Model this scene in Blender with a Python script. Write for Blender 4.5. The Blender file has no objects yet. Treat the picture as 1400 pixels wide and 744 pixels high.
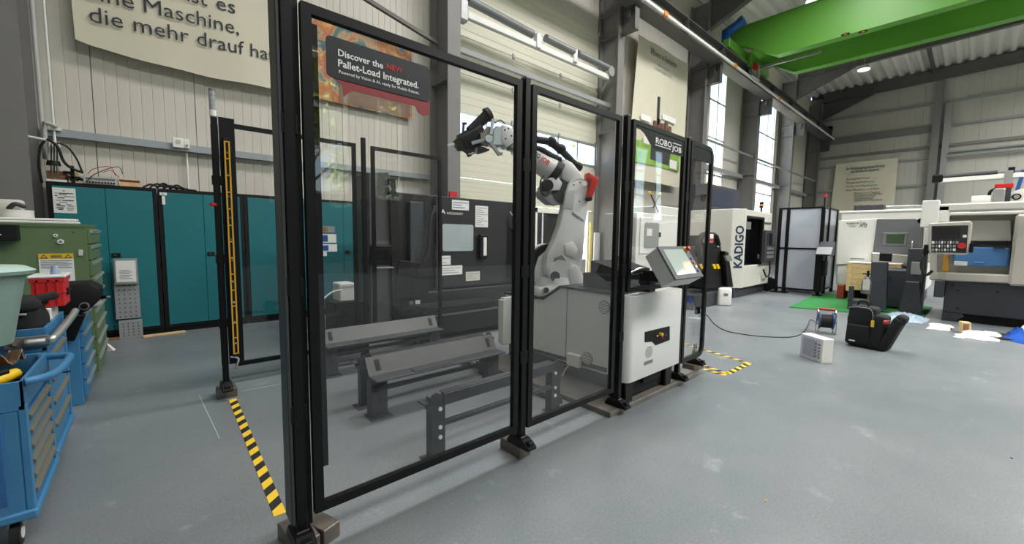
import bpy, bmesh, math, random
from mathutils import Vector, Matrix, noise
random.seed(7)
C = bpy.context.scene.collection
SC = bpy.context.scene

# ---------------- camera ----------------
FPX, YAW, PIT, ROL, CH = 559.19, 0.84477, 0.084305, 0.012616, 1.30
_cy, _sy = math.cos(YAW), math.sin(YAW)
_F = Vector((_cy*math.cos(PIT), _sy*math.cos(PIT), -math.sin(PIT)))
_R = Vector((_sy, -_cy, 0)); _U = _R.cross(_F)
R2 = math.cos(ROL)*_R + math.sin(ROL)*_U
U2 = -math.sin(ROL)*_R + math.cos(ROL)*_U
cam_d = bpy.data.cameras.new('camera'); cam = bpy.data.objects.new('camera', cam_d); C.objects.link(cam)
cam_d.sensor_width = 36; cam_d.lens = FPX/1400*36; cam_d.clip_end = 300; cam_d.clip_start = 0.05
cam.matrix_world = Matrix(((R2.x, U2.x, -_F.x, 0), (R2.y, U2.y, -_F.y, 0), (R2.z, U2.z, -_F.z, CH), (0, 0, 0, 1)))
SC.camera = cam

def at(x, y, X=None, Y=None, Z=None):
    """survey point: where the sight line of a photo pixel meets a world plane"""
    r = R2*(x-700) - U2*(y-372) + _F*FPX
    if X is not None: t = X/r.x
    elif Y is not None: t = Y/r.y
    else: t = (Z-CH)/r.z
    return Vector((r.x*t, r.y*t, CH+r.z*t))
def atp(x, y, p, n):
    r = R2*(x-700) - U2*(y-372) + _F*FPX
    o = Vector((0, 0, CH)); t = (Vector(p)-o).dot(n)/r.dot(n)
    return o + r*t

# ---------------- world, sun, lights, exposure ----------------
w = bpy.data.worlds.new('sky'); SC.world = w; w.use_nodes = True
nt = w.node_tree; bg = nt.nodes['Background']
sky = nt.nodes.new('ShaderNodeTexSky'); sky.sky_type = 'NISHITA'; sky.sun_disc = False
sky.sun_elevation = math.radians(42); sky.sun_rotation = math.radians(250); sky.air_density = 1.0; sky.dust_density = 2.0
nt.links.new(sky.outputs[0], bg.inputs[0]); bg.inputs[1].default_value = 0.60

def light(name, kind, loc, energy, color=(1, 1, 1), size=1, size_y=None, rot=(0, 0, 0)):
    d = bpy.data.lights.new(name, kind); d.energy = energy; d.color = color
    if kind == 'AREA':
        d.shape = 'RECTANGLE'; d.size = size; d.size_y = size_y or size; d.spread = math.radians(158)
    o = bpy.data.objects.new(name, d); C.objects.link(o); o.location = loc; o.rotation_euler = rot
    return o
sun = light('sun', 'SUN', (0, 0, 30), 60, (1, .96, .88)); sun.data.angle = .02
sun.rotation_euler = Vector((-1, -.05, .95)).to_track_quat('Z', 'Y').to_euler()
# area lamps added under the closed roof, standing in for unseen skylights
for x, e in ((2, 230), (9, 800), (16, 1000), (24, 1100)):
    light('ridge_fill', 'AREA', (x, -5.5, 9.6), e, (1, .985, .96), 6.5, 2.6)
for x, e in ((1.5, 110), (6.5, 300), (12.5, 260)):
    light('roof_fill', 'AREA', (x, 2.6, 9.75), e, (1, .985, .96), 4.0, 1.4)
SC.view_settings.view_transform = 'Standard'; SC.view_settings.look = 'None'
SC.view_settings.gamma = 1; SC.view_settings.use_curve_mapping = False
SC.view_settings.exposure = 0.6
SC.cycles.max_bounces = 10; SC.cycles.transparent_max_bounces = 24; SC.cycles.diffuse_bounces = 4
SC.cycles.sample_clamp_indirect = 4.0
try: SC.cycles.use_denoising = True
except Exception: pass

# ---------------- materials ----------------
def lin(c):
    if isinstance(c, str):
        c = [int(c[i:i+2], 16)/255 for i in (0, 2, 4)]
    return tuple((v/12.92 if v <= .04045 else ((v+.055)/1.055)**2.4) for v in c[:3])
MATS = {}
def mat(name, col, rough=.5, metal=0, var=.06, scale=6, bump=0, bscale=60, emis=0, spec=.5, coat=0):
    if name in MATS: return MATS[name]
    m = bpy.data.materials.new(name); m.use_nodes = True; t = m.node_tree; b = t.nodes['Principled BSDF']
    c = lin(col)
    b.inputs['Roughness'].default_value = rough; b.inputs['Metallic'].default_value = metal
    b.inputs['Specular IOR Level'].default_value = spec
    if coat: b.inputs['Coat Weight'].default_value = coat
    tc = t.nodes.new('ShaderNodeTexCoord')
    n = t.nodes.new('ShaderNodeTexNoise'); n.inputs['Scale'].default_value = scale; n.inputs['Detail'].default_value = 4
    t.links.new(tc.outputs['Object'], n.inputs['Vector'])
    r = t.nodes.new('ShaderNodeMix'); r.data_type = 'RGBA'
    r.inputs['A'].default_value = (*[max(0, v*(1-var*1.6)) for v in c], 1); r.inputs['B'].default_value = (*[min(1, v*(1+var*1.6)) for v in c], 1)
    t.links.new(n.outputs['Fac'], r.inputs['Factor']); t.links.new(r.outputs['Result'], b.inputs['Base Color'])
    if bump:
        n2 = t.nodes.new('ShaderNodeTexNoise'); n2.inputs['Scale'].default_value = bscale; n2.inputs['Detail'].default_value = 3
        t.links.new(tc.outputs['Object'], n2.inputs['Vector'])
        bp = t.nodes.new('ShaderNodeBump'); bp.inputs['Strength'].default_value = bump; bp.inputs['Distance'].default_value = .01
        t.links.new(n2.outputs['Fac'], bp.inputs['Height']); t.links.new(bp.outputs[0], b.inputs['Normal'])
    if emis:
        b.inputs['Emission Color'].default_value = (*c, 1); b.inputs['Emission Strength'].default_value = emis
    MATS[name] = m; return m
def glass_mat(name, tint, ior=1.5, wave=0, rough=0.0, haze=0):
    m = bpy.data.materials.new(name); m.use_nodes = True; t = m.node_tree; t.nodes.clear()
    o = t.nodes.new('ShaderNodeOutputMaterial'); mx = t.nodes.new('ShaderNodeMixShader')
    tr = t.nodes.new('ShaderNodeBsdfTransparent'); tr.inputs[0].default_value = (*tint, 1)
    gl = t.nodes.new('ShaderNodeBsdfGlossy'); gl.inputs['Roughness'].default_value = rough
    fr = t.nodes.new('ShaderNodeFresnel'); ge = t.nodes.new('ShaderNodeNewGeometry'); mr = t.nodes.new('ShaderNodeMapRange')
    mr.inputs['To Min'].default_value = ior; mr.inputs['To Max'].default_value = 1/ior   # same reflectance on both faces of the sheet
    t.links.new(ge.outputs['Backfacing'], mr.inputs['Value']); t.links.new(mr.outputs[0], fr.inputs[0])
    if wave:
        tc = t.nodes.new('ShaderNodeTexCoord'); n = t.nodes.new('ShaderNodeTexNoise'); n.inputs['Scale'].default_value = 2.2; n.inputs['Detail'].default_value = 1
        t.links.new(tc.outputs['Object'], n.inputs['Vector'])
        bp = t.nodes.new('ShaderNodeBump'); bp.inputs['Strength'].default_value = wave; bp.inputs['Distance'].default_value = .05
        t.links.new(n.outputs['Fac'], bp.inputs['Height']); t.links.new(bp.outputs[0], gl.inputs['Normal'])
    src = tr
    if haze:
        df = t.nodes.new('ShaderNodeBsdfTranslucent'); df.inputs[0].default_value = (.85, .88, .95, 1)
        d2 = t.nodes.new('ShaderNodeBsdfDiffuse'); d2.inputs[0].default_value = (.86, .89, .95, 1)
        m1 = t.nodes.new('ShaderNodeMixShader'); m1.inputs[0].default_value = .5
        t.links.new(df.outputs[0], m1.inputs[1]); t.links.new(d2.outputs[0], m1.inputs[2])
        m2 = t.nodes.new('ShaderNodeMixShader'); m2.inputs[0].default_value = haze
        t.links.new(tr.outputs[0], m2.inputs[1]); t.links.new(m1.outputs[0], m2.inputs[2]); src = m2
    t.links.new(fr.outputs[0], mx.inputs[0]); t.links.new(src.outputs[0], mx.inputs[1]); t.links.new(gl.outputs[0], mx.inputs[2])
    t.links.new(mx.outputs[0], o.inputs[0]); MATS[name] = m; return m

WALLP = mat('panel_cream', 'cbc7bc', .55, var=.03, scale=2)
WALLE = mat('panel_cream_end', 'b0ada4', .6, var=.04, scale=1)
STEEL = mat('steel_grey_paint', '747270', .5, var=.08, scale=3)
STEELD = mat('steel_dark_paint', '565452', .5, var=.1, scale=3)
STEELL = mat('steel_light_paint', '8d8e8e', .5, var=.05)
BAND = mat('band_bluegrey', '9aa2a6', .4, var=.04)
GALV = mat('galvanised', 'a4a7a6', .35, .6, var=.1, scale=12)
ALU = mat('aluminium', 'c9cbcb', .3, .8, var=.05)
BLK = mat('black_powder', '0a0a0b', .42, var=.15, scale=20, bump=.05, bscale=300, spec=.28)
BLKM = mat('black_matte', '101011', .6, var=.15, spec=.3)
DARK = mat('dark_grey_paint', '33353a', .45, var=.08)
ANTH = mat('anthracite', '1f2021', .4, var=.1)
ROBW = mat('robot_white', 'd9dad7', .35, var=.03)
WHT = mat('white_paint', 'e4e3dc', .35, var=.02)
WHTC = mat('cabinet_white', 'dededa', .32, var=.015, coat=.2)
CREAM = mat('machine_cream', 'cfcdc2', .4, var=.03)
GREYM = mat('machine_grey', '77797b', .35, .2, var=.05)
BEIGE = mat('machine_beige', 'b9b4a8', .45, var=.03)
SLATE = mat('slate_blue_grey', '3b4046', .5, var=.06)
TEAL = mat('teal_door', '1d7078', .42, var=.04, scale=2)
GREEN = mat('olive_green', '5f7550', .5, var=.08, scale=4)
BLUE = mat('cart_blue', '3d7aa6', .42, var=.1, scale=5, bump=.05)
BLUED = mat('blue_deep', '1f4f8f', .4)
CRANE = mat('crane_green', '559330', .42, var=.05, scale=1)
RED = mat('red_plastic', 'c0282c', .35, var=.05)
REDR = mat('robot_red', 'd2352a', .35)
YEL = mat('yellow_plastic', 'f0c21d', .4, var=.04)
TAPEY = mat('tape_yellow', 'ecc434', .5, var=.05, scale=20)
TAPEB = mat('tape_black', '232322', .5, var=.1, scale=20)
PAPER = mat('paper', 'e6e6e2', .6, var=.01)
INK = mat('ink_dark', '2c3138', .7)
INKG = mat('ink_grey', '8a8d94', .7)
WOOD = mat('wood_pale', 'd6b885', .6, var=.2, scale=14)
WOODD = mat('wood_brown', '8a6344', .6, var=.2, scale=12)
RUB = mat('rubber', '1b1b1c', .8)
CHROME = mat('chrome', 'd8d8d8', .15, 1)
MINT = mat('mint_plastic', '8aa39b', .35, var=.05)
CLOTHW = mat('cloth_white', 'd9dad8', .8, var=.05)
FOILB = mat('foil_pale_blue', 'a9bccb', .25, var=.25, scale=9)
TARP = mat('tarp_blue', '1c4fa8', .35, var=.1)
FABB = mat('black_fabric', '16171a', .85, var=.2, scale=30, bump=.3, bscale=200)
ORG = mat('orange', 'e08a2a', .5)
SCREEN = mat('screen_dark', '14181a', .12, spec=.6)
SCRG = mat('screen_pale', 'a9b3b0', .1, var=.02)
TURF = mat('turf', '2f8040', .95, var=.2, scale=60, bump=.6, bscale=400)
BANN = mat('banner_cloth', 'cfcab6', .75, var=.05, scale=1.5)
BLOCK = mat('raw_steel', '6a645e', .45, .5, var=.25, scale=25)
GLASS = glass_mat('fence_glass', (.98, .982, .982), 1.46, wave=.05)
WGLASS = glass_mat('window_glass', (.95, .97, .97), 1.45)
HAZE = glass_mat('hazy_polycarbonate', (.8, .83, .86), 1.45, haze=.62)

def floor_mat():
    m = bpy.data.materials.new('floor_epoxy'); m.use_nodes = True; t = m.node_tree; b = t.nodes['Principled BSDF']
    tc = t.nodes.new('ShaderNodeTexCoord')
    def nz(s, d=5, r=.6):
        n = t.nodes.new('ShaderNodeTexNoise'); n.inputs['Scale'].default_value = s; n.inputs['Detail'].default_value = d; n.inputs['Roughness'].default_value = r
        t.links.new(tc.outputs['Object'], n.inputs['Vector']); return n
    a, c, f = nz(.5), nz(90, 2), nz(3.5, 8, .7)
    cr = t.nodes.new('ShaderNodeValToRGB'); cr.color_ramp.elements[0].position = .3; cr.color_ramp.elements[1].position = .72
    cr.color_ramp.elements[0].color = (*lin('666d71'), 1); cr.color_ramp.elements[1].color = (*lin('7f8486'), 1)
    t.links.new(a.outputs['Fac'], cr.inputs[0])
    m1 = t.nodes.new('ShaderNodeMix'); m1.data_type = 'RGBA'; m1.blend_type = 'OVERLAY'; m1.inputs['Factor'].default_value = .35
    t.links.new(cr.outputs[0], m1.inputs['A']); t.links.new(c.outputs['Fac'], m1.inputs['B'])
    # scuffs and pale wear
    r2 = t.nodes.new('ShaderNodeValToRGB'); r2.color_ramp.elements[0].position = .60; r2.color_ramp.elements[1].position = .8
    t.links.new(f.outputs['Fac'], r2.inputs[0])
    m2 = t.nodes.new('ShaderNodeMix'); m2.data_type = 'RGBA'
    t.links.new(r2.outputs[0], m2.inputs['Factor']); t.links.new(m1.outputs['Result'], m2.inputs['A']); m2.inputs['B'].default_value = (*lin('9ba1a2'), 1)
    t.links.new(m2.outputs['Result'], b.inputs['Base Color'])
    mr = t.nodes.new('ShaderNodeMapRange'); mr.inputs['To Min'].default_value = .26; mr.inputs['To Max'].default_value = .5
    t.links.new(f.outputs['Fac'], mr.inputs['Value']); t.links.new(mr.outputs[0], b.inputs['Roughness'])
    bp = t.nodes.new('ShaderNodeBump'); bp.inputs['Strength'].default_value = .12; bp.inputs['Distance'].default_value = .004
    t.links.new(c.outputs['Fac'], bp.inputs['Height']); t.links.new(bp.outputs[0], b.inputs['Normal'])
    return m
FLOOR = floor_mat()
def ramp_mat(name, stops, scale, rough=.5, detail=3, dist=0):
    m = bpy.data.materials.new(name); m.use_nodes = True; t = m.node_tree; b = t.nodes['Principled BSDF']
    tc = t.nodes.new('ShaderNodeTexCoord'); n = t.nodes.new('ShaderNodeTexNoise'); n.inputs['Scale'].default_value = scale; n.inputs['Detail'].default_value = detail
    n.inputs['Distortion'].default_value = dist
    t.links.new(tc.outputs['Object'], n.inputs['Vector']); cr = t.nodes.new('ShaderNodeValToRGB')
    el = cr.color_ramp.elements
    while len(el) < len(stops): el.new(.5)
    for e, (p, c) in zip(el, stops): e.position = p; e.color = (*lin(c), 1)
    t.links.new(n.outputs['Fac'], cr.inputs[0]); t.links.new(cr.outputs[0], b.inputs['Base Color']); b.inputs['Roughness'].default_value = rough
    return m
POSTER = ramp_mat('poster_paint', [(.3, '2a2320'), (.42, '3f6a6a'), (.49, 'b08e62'), (.57, 'a8562a'), (.7, 'd29a3c')], 2.4, .4, 4, 1.2)
PHOTOG = ramp_mat('photo_green', [(.35, '6f9c3a'), (.6, '8fb84c')], 2, .4)
LEAF = ramp_mat('leaf', [(.3, '4d6b1e'), (.6, '93a83a'), (.75, 'c3c45a')], 3, .6)

# ---------------- builders ----------------
W = {}
class MB:
    def __init__(s): s.bm = bmesh.new()
    def _bev(s, geom_verts, b, seg=2):
        es = list({e for v in geom_verts for e in v.link_edges})
        bmesh.ops.bevel(s.bm, geom=es, offset=b, segments=seg, affect='EDGES', profile=.5)
    def box(s, x0, x1, y0, y1, z0, z1, b=0, seg=1):
        x0, x1 = sorted((x0, x1)); y0, y1 = sorted((y0, y1)); z0, z1 = sorted((z0, z1))
        mtx = Matrix.Translation(((x0+x1)/2, (y0+y1)/2, (z0+z1)/2)) @ Matrix.Diagonal((x1-x0, y1-y0, z1-z0, 1))
        r = bmesh.ops.create_cube(s.bm, size=1, matrix=mtx)
        if b: s._bev(r['verts'], min(b, .45*min(x1-x0, y1-y0, z1-z0)), seg)
        return s
    def obox(s, c, size, rot=(0, 0, 0), b=0, seg=1, M=None):
        R = M if M is not None else Matrix.Rotation(rot[2], 4, 'Z') @ Matrix.Rotation(rot[1], 4, 'Y') @ Matrix.Rotation(rot[0], 4, 'X')
        mtx = Matrix.Translation(c) @ R @ Matrix.Diagonal((*size, 1))
        r = bmesh.ops.create_cube(s.bm, size=1, matrix=mtx)
        if b: s._bev(r['verts'], min(b, .45*min(size)), seg)
        return s
    def bar(s, p0, p1, wd, h, b=0, up=Vector((0, 0, 1))):
        p0, p1 = Vector(p0), Vector(p1); d = p1-p0; L = d.length; d.normalize()
        side = d.cross(up)
        if side.length < 1e-4: side = d.cross(Vector((0, 1, 0)))
        side.normalize(); u = side.cross(d)
        M = Matrix(((d.x, side.x, u.x, 0), (d.y, side.y, u.y, 0), (d.z, side.z, u.z, 0), (0, 0, 0, 1)))
        return s.obox((p0+p1)/2, (L, wd, h), b=b, M=M)
    def cyl(s, p0, p1, r, r2=None, seg=16, caps=True):
        p0, p1 = Vector(p0), Vector(p1); d = p1-p0; L = d.length
        M = Matrix.Translation((p0+p1)/2) @ d.to_track_quat('Z', 'Y').to_matrix().to_4x4()
        bmesh.ops.create_cone(s.bm, cap_ends=caps, segments=seg, radius1=r, radius2=r if r2 is None else r2, depth=L, matrix=M)
        return s
    def sph(s, c, r, sc=(1, 1, 1), u=16, v=10):
        bmesh.ops.create_uvsphere(s.bm, u_segments=u, v_segments=v, radius=r, matrix=Matrix.Translation(c) @ Matrix.Diagonal((*sc, 1)))
        return s
    def prism(s, pts, axis, lo, hi, b=0, seg=1):
        def P(a, c, h):
            return {'x': (h, a, c), 'y': (a, h, c), 'z': (a, c, h)}[axis]
        return s.loft([P(a, c, lo) for a, c in pts], [P(a, c, hi) for a, c in pts], b, seg)
    def loft(s, A, Bp, b=0, seg=1):
        va = [s.bm.verts.new(p) for p in A]; vb = [s.bm.verts.new(p) for p in Bp]; n = len(va)
        fs = [s.bm.faces.new(va), s.bm.faces.new(list(reversed(vb)))]
        for i in range(n): fs.append(s.bm.faces.new((va[i], vb[i], vb[(i+1) % n], va[(i+1) % n])))
        bmesh.ops.recalc_face_normals(s.bm, faces=fs)
        if b: s._bev(va+vb, b, seg)
        return s
    def tube(s, pts, r, seg=8, smooth=True, closed=False):
        pts = [Vector(p) for p in pts]
        if smooth and len(pts) > 2:
            q = []; n = len(pts)
            for i in range(n-1):
                p0 = pts[max(i-1, 0)]; p1 = pts[i]; p2 = pts[i+1]; p3 = pts[min(i+2, n-1)]
                for k in range(5):
                    u = k/5; q.append(.5*((2*p1)+(p2-p0)*u+(2*p0-5*p1+4*p2-p3)*u*u+(3*p1-p0-3*p2+p3)*u**3))
            q.append(pts[-1]); pts = q
        rings = []; prev = None
        for i, p in enumerate(pts):
            d = (pts[min(i+1, len(pts)-1)]-pts[max(i-1, 0)]).normalized()
            if prev is None:
                a = d.cross(Vector((0, 0, 1)));
                if a.length < .01: a = d.cross(Vector((0, 1, 0)))
            else: a = prev - d*prev.dot(d)
            a.normalize(); prev = a; c = d.cross(a)
            rr = r(i/(len(pts)-1)) if callable(r) else r
            rings.append([s.bm.verts.new(p+a*rr*math.cos(2*math.pi*k/seg)+c*rr*math.sin(2*math.pi*k/seg)) for k in range(seg)])
        for i in range(len(rings)-1):
            for k in range(seg):
                s.bm.faces.new((rings[i][k], rings[i][(k+1) % seg], rings[i+1][(k+1) % seg], rings[i+1][k]))
        s.bm.faces.new(list(reversed(rings[0]))); s.bm.faces.new(rings[-1])
        return s
    def surf(s, fn, nu, nv, thick=0):
        g = [[s.bm.verts.new(fn(i/nu, j/nv)) for j in range(nv+1)] for i in range(nu+1)]
        fs = [s.bm.faces.new((g[i][j], g[i+1][j], g[i+1][j+1], g[i][j+1])) for i in range(nu) for j in range(nv)]
        if thick:
            for f in fs: f.normal_update()
            off = {}
            for row in g:
                for v in row:
                    nn = Vector((0, 0, 0))
                    for f in v.link_faces: nn += f.normal
                    off[v] = s.bm.verts.new(v.co - nn.normalized()*thick)
            for f in fs: s.bm.faces.new([off[v] for v in reversed(f.verts)])
            edge = [g[i][0] for i in range(nu+1)]+[g[nu][j] for j in range(1, nv+1)]+[g[i][nv] for i in range(nu-1, -1, -1)]+[g[0][j] for j in range(nv-1, 0, -1)]
            for a, b in zip(edge, edge[1:]+edge[:1]): s.bm.faces.new((b, a, off[a], off[b]))
        return s
    def build(s, name, m, parent=None, smooth=False, world=True, kind=None, label=None):
        me = bpy.data.meshes.new(name)
        if parent is not None and world and parent.name in W: s.bm.transform(W[parent.name].inverted())
        if smooth:
            for f in s.bm.faces: f.smooth = True
            for e in s.bm.edges:
                if len(e.link_faces) == 2 and e.calc_face_angle(0) > .7: e.smooth = False
        s.bm.to_mesh(me); s.bm.free(); me.materials.append(m)
        o = bpy.data.objects.new(name, me); C.objects.link(o)
        if parent is not None:
            o.parent = parent
            if parent.name in W: W[o.name] = W[parent.name]
        if kind: o['kind'] = kind
        if label: o['label'] = label
        return o
def thing(name, label, cat, loc=(0, 0, 0), rz=0, group=None):
    o = bpy.data.objects.new(name, None); C.objects.link(o); o.empty_display_size = .1
    o.location = loc; o.rotation_euler = (0, 0, rz); o['label'] = label; o['category'] = cat
    if group: o['group'] = group
    W[o.name] = Matrix.Translation(loc) @ Matrix.Rotation(rz, 4, 'Z')
    return o
def tag(o, label, cat, group=None):
    o['label'] = label; o['category'] = cat
    if group: o['group'] = group
    return o
def rehome(o):
    """move the origin of a one-mesh thing to the middle of its base"""
    vs = [v.co for v in o.data.vertices]
    c = Vector((sum(v.x for v in vs)/len(vs), sum(v.y for v in vs)/len(vs), min(v.z for v in vs)))
    o.data.transform(Matrix.Translation(-c)); o.location = c; W[o.name] = Matrix.Translation(c)
    return o
def solo(mb, name, m, label, cat, group=None, smooth=False):
    return rehome(tag(mb.build(name, m, smooth=smooth), label, cat, group))
def struct(mb, name, m, smooth=False):
    o = mb.build(name, m, smooth=smooth); o['kind'] = 'structure'; return o
def copy_tree(o, parent=None, label=None):
    c = o.copy(); C.objects.link(c); c.parent = parent
    if label: c['label'] = label
    if o.name in W: W[c.name] = W[o.name]
    for ch in list(o.children): copy_tree(ch, c)
    return c
def place(o, loc, rz=0):
    o.location = loc; o.rotation_euler = (0, 0, rz); W[o.name] = Matrix.Translation(loc) @ Matrix.Rotation(rz, 4, 'Z'); return o
def text(s, org, right, up, m, parent, width=None, height=None, name='lettering', shear=0, off=0, bold=0):
    cu = bpy.data.curves.new('t', 'FONT'); cu.body = s; cu.shear = shear; cu.offset = bold; cu.resolution_u = 2
    tmp = bpy.data.objects.new('t', cu); C.objects.link(tmp)
    me = bpy.data.meshes.new_from_object(tmp); bpy.data.objects.remove(tmp); bpy.data.curves.remove(cu)
    xs = [v.co.x for v in me.vertices]; x0, x1 = min(xs), max(xs)
    right = Vector(right).normalized(); up = Vector(up).normalized(); nrm = right.cross(up)
    sx = width/(x1-x0) if width else None
    sy = height/.73 if height else sx
    if sx is None: sx = sy
    org = Vector(org)+nrm*off
    M = Matrix(((right.x*sx, up.x*sy, nrm.x, org.x), (right.y*sx, up.y*sy, nrm.y, org.y), (right.z*sx, up.z*sy, nrm.z, org.z), (0, 0, 0, 1))) @ Matrix.Translation((-x0, 0, 0))
    if parent is not None and parent.name in W: M = W[parent.name].inverted() @ M
    me.transform(M); me.name = name; me.materials.append(m)
    o = bpy.data.objects.new(name, me); C.objects.link(o)
    if parent is not None:
        o.parent = parent
        if parent.name in W: W[o.name] = W[parent.name]
    return o
def ptext(s, pl, pr, m, parent, axis='Y', v=0, right=(1, 0, 0), up=(0, 0, 1), height=None, off=.003, **k):
    a, b = at(*pl, **{axis: v}), at(*pr, **{axis: v})
    return text(s, a, right, up, m, parent, width=abs((b-a).dot(Vector(right).normalized())), height=height, off=off, **k)

# ================= STRUCTURE =================
YW, XE, XL, YF = 7.3, 31.0, -6.0, -11.0
def roofz(y): return 10.03 + (7.2-y)*.025
fl = struct(MB().box(XL, XE, YF, YW, -.1, 0), 'floor', FLOOR)
COLX = [-1.03, 4.37, 9.65, 14.9, 20.1, 25.25, 30.6]
# --- long wall with gate and windows ---
g = MB()
for a_, c_, z_, t_ in ((XL, 4.78, 0, 10.2), (4.78, 9.62, 6.9, 10.2), (9.62, 16.75, 0, 10.2), (16.75, 18.35, 0, 2.5), (16.75, 18.35, 8.3, 10.2), (18.35, 22.35, 0, 10.2), (22.35, 24.75, 0, 2.2), (22.35, 24.75, 8.3, 10.2), (24.75, XE+.1, 0, 10.2)):
    g.box(a_, c_, YW+.05, YW+.12, z_, t_)
wall = struct(g, 'wall_back', STEELL)
cache = {}
def wallpanel(x0, x1, z0, z1, axis='Y', parent=None, m=WALLP, ribs=9):
    wd, h = round(x1-x0, 3), round(z1-z0, 3); key = (wd, h, axis)
    if key not in cache:
        n = max(1, round(wd*ribs)); p = [(.004, .045), (.004, 0)]
        for i in range(1, n):
            c = wd*i/n; p += [(c-.006, 0), (c, .006), (c+.006, 0)]
        p += [(wd-.004, 0), (wd-.004, .045)]
        b = MB()
        if axis == 'Y': b.prism(p, 'z', 0, h)
        else: b.prism([(y, -x) for x, y in reversed(p)][::-1] if False else [(y, x) for x, y in p], 'z', 0, h)
        me = bpy.data.meshes.new('wall_panel'); b.bm.to_mesh(me); b.bm.free(); me.materials.append(m); cache[key] = me
    o = bpy.data.objects.new('wall_panel', cache[key]); C.objects.link(o); o.parent = parent
    o.location = (x0, YW, z0) if axis == 'Y' else (XE, x0, z0)
    return o
seam = at(128, 150, Y=YW).x; grid = [seam+i for i in range(-8, 40)]
def fill(x0, x1, z0, z1):
    xs = [x0]+[x for x in grid if x0+.12 < x < x1-.12]+[x1]
    for a, b in zip(xs, xs[1:]): wallpanel(a, b, z0, z1, parent=wall)
GX0, GX1, GT = 4.78, 9.62, 6.9
WIN = [(16.75, 18.35, 2.5, 8.3), (22.35, 24.75, 2.2, 8.3)]
fill(XL, GX0, 0, 9.95); fill(GX0, GX1, GT, 9.95); fill(GX1, WIN[0][0], 0, 9.95)
fill(WIN[0][1], WIN[1][0], 0, 9.95); fill(WIN[1][1], XE, 0, 9.95)
for x0, x1, z0, z1 in WIN: fill(x0, x1, 0, z0); fill(x0, x1, z1, 9.95)
# --- end wall ---
ew = struct(MB().box(XE+.05, XE+.1, YF, YW, 0, 10.4), 'wall_end', STEEL)
ys = [YF+i*1.0225 for i in range(19)]
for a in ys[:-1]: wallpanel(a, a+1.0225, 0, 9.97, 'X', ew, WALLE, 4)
# --- other walls behind the photographer ---
b = MB(); b.box(XL-.1, XL, YF, YW, 0, 10.5); struct(b, 'wall_left', WALLP)
b = MB(); wins = [(x-1.55, x-.15, 2.6, 7.2) for x in (-1.0, 5.4, 24.6)]+[(x+.85, x+1.75, 2.6, 7.2) for x in (-1.0, 5.4, 24.6)]
wins.sort(); cur = XL
for x0, x1, z0, z1 in wins:
    b.box(cur, x0, YF-.1, YF, 0, 10.5); b.box(x0, x1, YF-.1, YF, 0, z0); b.box(x0, x1, YF-.1, YF, z1, 10.5); cur = x1
b.box(cur, XE, YF-.1, YF, 0, 10.5); struct(b, 'wall_front', mat('wall_front_grey', '3c3c38', .7))
for i, (x0, x1, z0, z1) in enumerate(wins):
    b = MB()
    for z in (z0+.04, z1-.04, z0+1.5, z0+3): b.box(x0, x1, YF-.08, YF-.01, z-.04, z+.04)
    for x in (x0+.04, x1-.04): b.box(x-.04, x+.04, YF-.08, YF-.01, z0, z1)
    f = struct(b, 'window_%d' % (i+3), WHT)
    MB().box(x0, x1, YF-.05, YF-.045, z0, z1).build('pane', WGLASS, f)
# --- roof deck (trapezoid sheet ribs run along the hall) ---
pr = []; y = YW+.2; k = 0
while y > YF-.2:
    z = roofz(y)
    pr += [(y, z), (y-.13, z), (y-.20, z+.15), (y-.35, z+.15)]; y -= .42
top = [(p[0], p[1]+.02) for p in reversed(pr)]
b = MB(); b.prism(pr+top, 'x', XL, XE+.1)
struct(b, 'ceiling', mat('deck_white', 'd8d7cd', .5, var=.05))
# --- rafters and purlins ---
for i, x in enumerate(COLX[1:]):
    b = MB()
    zb = lambda y: roofz(y)-.55
    def ibeam(xc, y0, y1, dz0, dz1):
        for (w_, h0, h1) in ((.11, -.02, 0), (.11, None, None)): pass
    for (xa, xb, lo, hi) in ((x-.11, x+.11, -.02, 0), (x-.11, x+.11, -.57, -.55), (x-.008, x+.008, -.55, -.02)):
        b.loft([(xa, 6.6, roofz(6.6)+lo), (xb, 6.6, roofz(6.6)+lo), (xb, 6.6, roofz(6.6)+hi), (xa, 6.6, roofz(6.6)+hi)],
               [(xa, YF, roofz(YF)+lo), (xb, YF, roofz(YF)+lo), (xb, YF, roofz(YF)+hi), (xa, YF, roofz(YF)+hi)])
    b.prism([(6.6, 8.55), (6.6, 9.46), (4.3, 9.5)], 'x', x-.008, x+.008)
    b.loft([(x-.11, 6.6, 8.53), (x+.11, 6.6, 8.53), (x+.11, 6.6, 8.56), (x-.11, 6.6, 8.56)], [(x-.11, 4.3, 9.5), (x+.11, 4.3, 9.5), (x+.11, 4.3, 9.53), (x-.11, 4.3, 9.53)])
    for yy in (5.5, 4.3, 2.2, 0): b.box(x-.1, x+.1, yy-.006, yy+.006, roofz(yy)-.55, roofz(yy))
    struct(b, 'trim_%d' % (i+1), STEELD)
b = MB()
for yy in (2.0, -3.3): b.box(XL, XE, yy-.06, yy+.06, roofz(yy)-.22, roofz(yy)-.02)
struct(b, 'trim_7', STEELD)
b = MB(); b.loft([(XE-.12, 7.2, 9.9), (XE, 7.2, 9.9), (XE, 7.2, 10.1), (XE-.12, 7.2, 10.1)], [(XE-.12, YF, 10.2), (XE, YF, 10.2), (XE, YF, 10.5), (XE-.12, YF, 10.5)])
struct(b, 'trim_8', STEELD)

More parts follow.
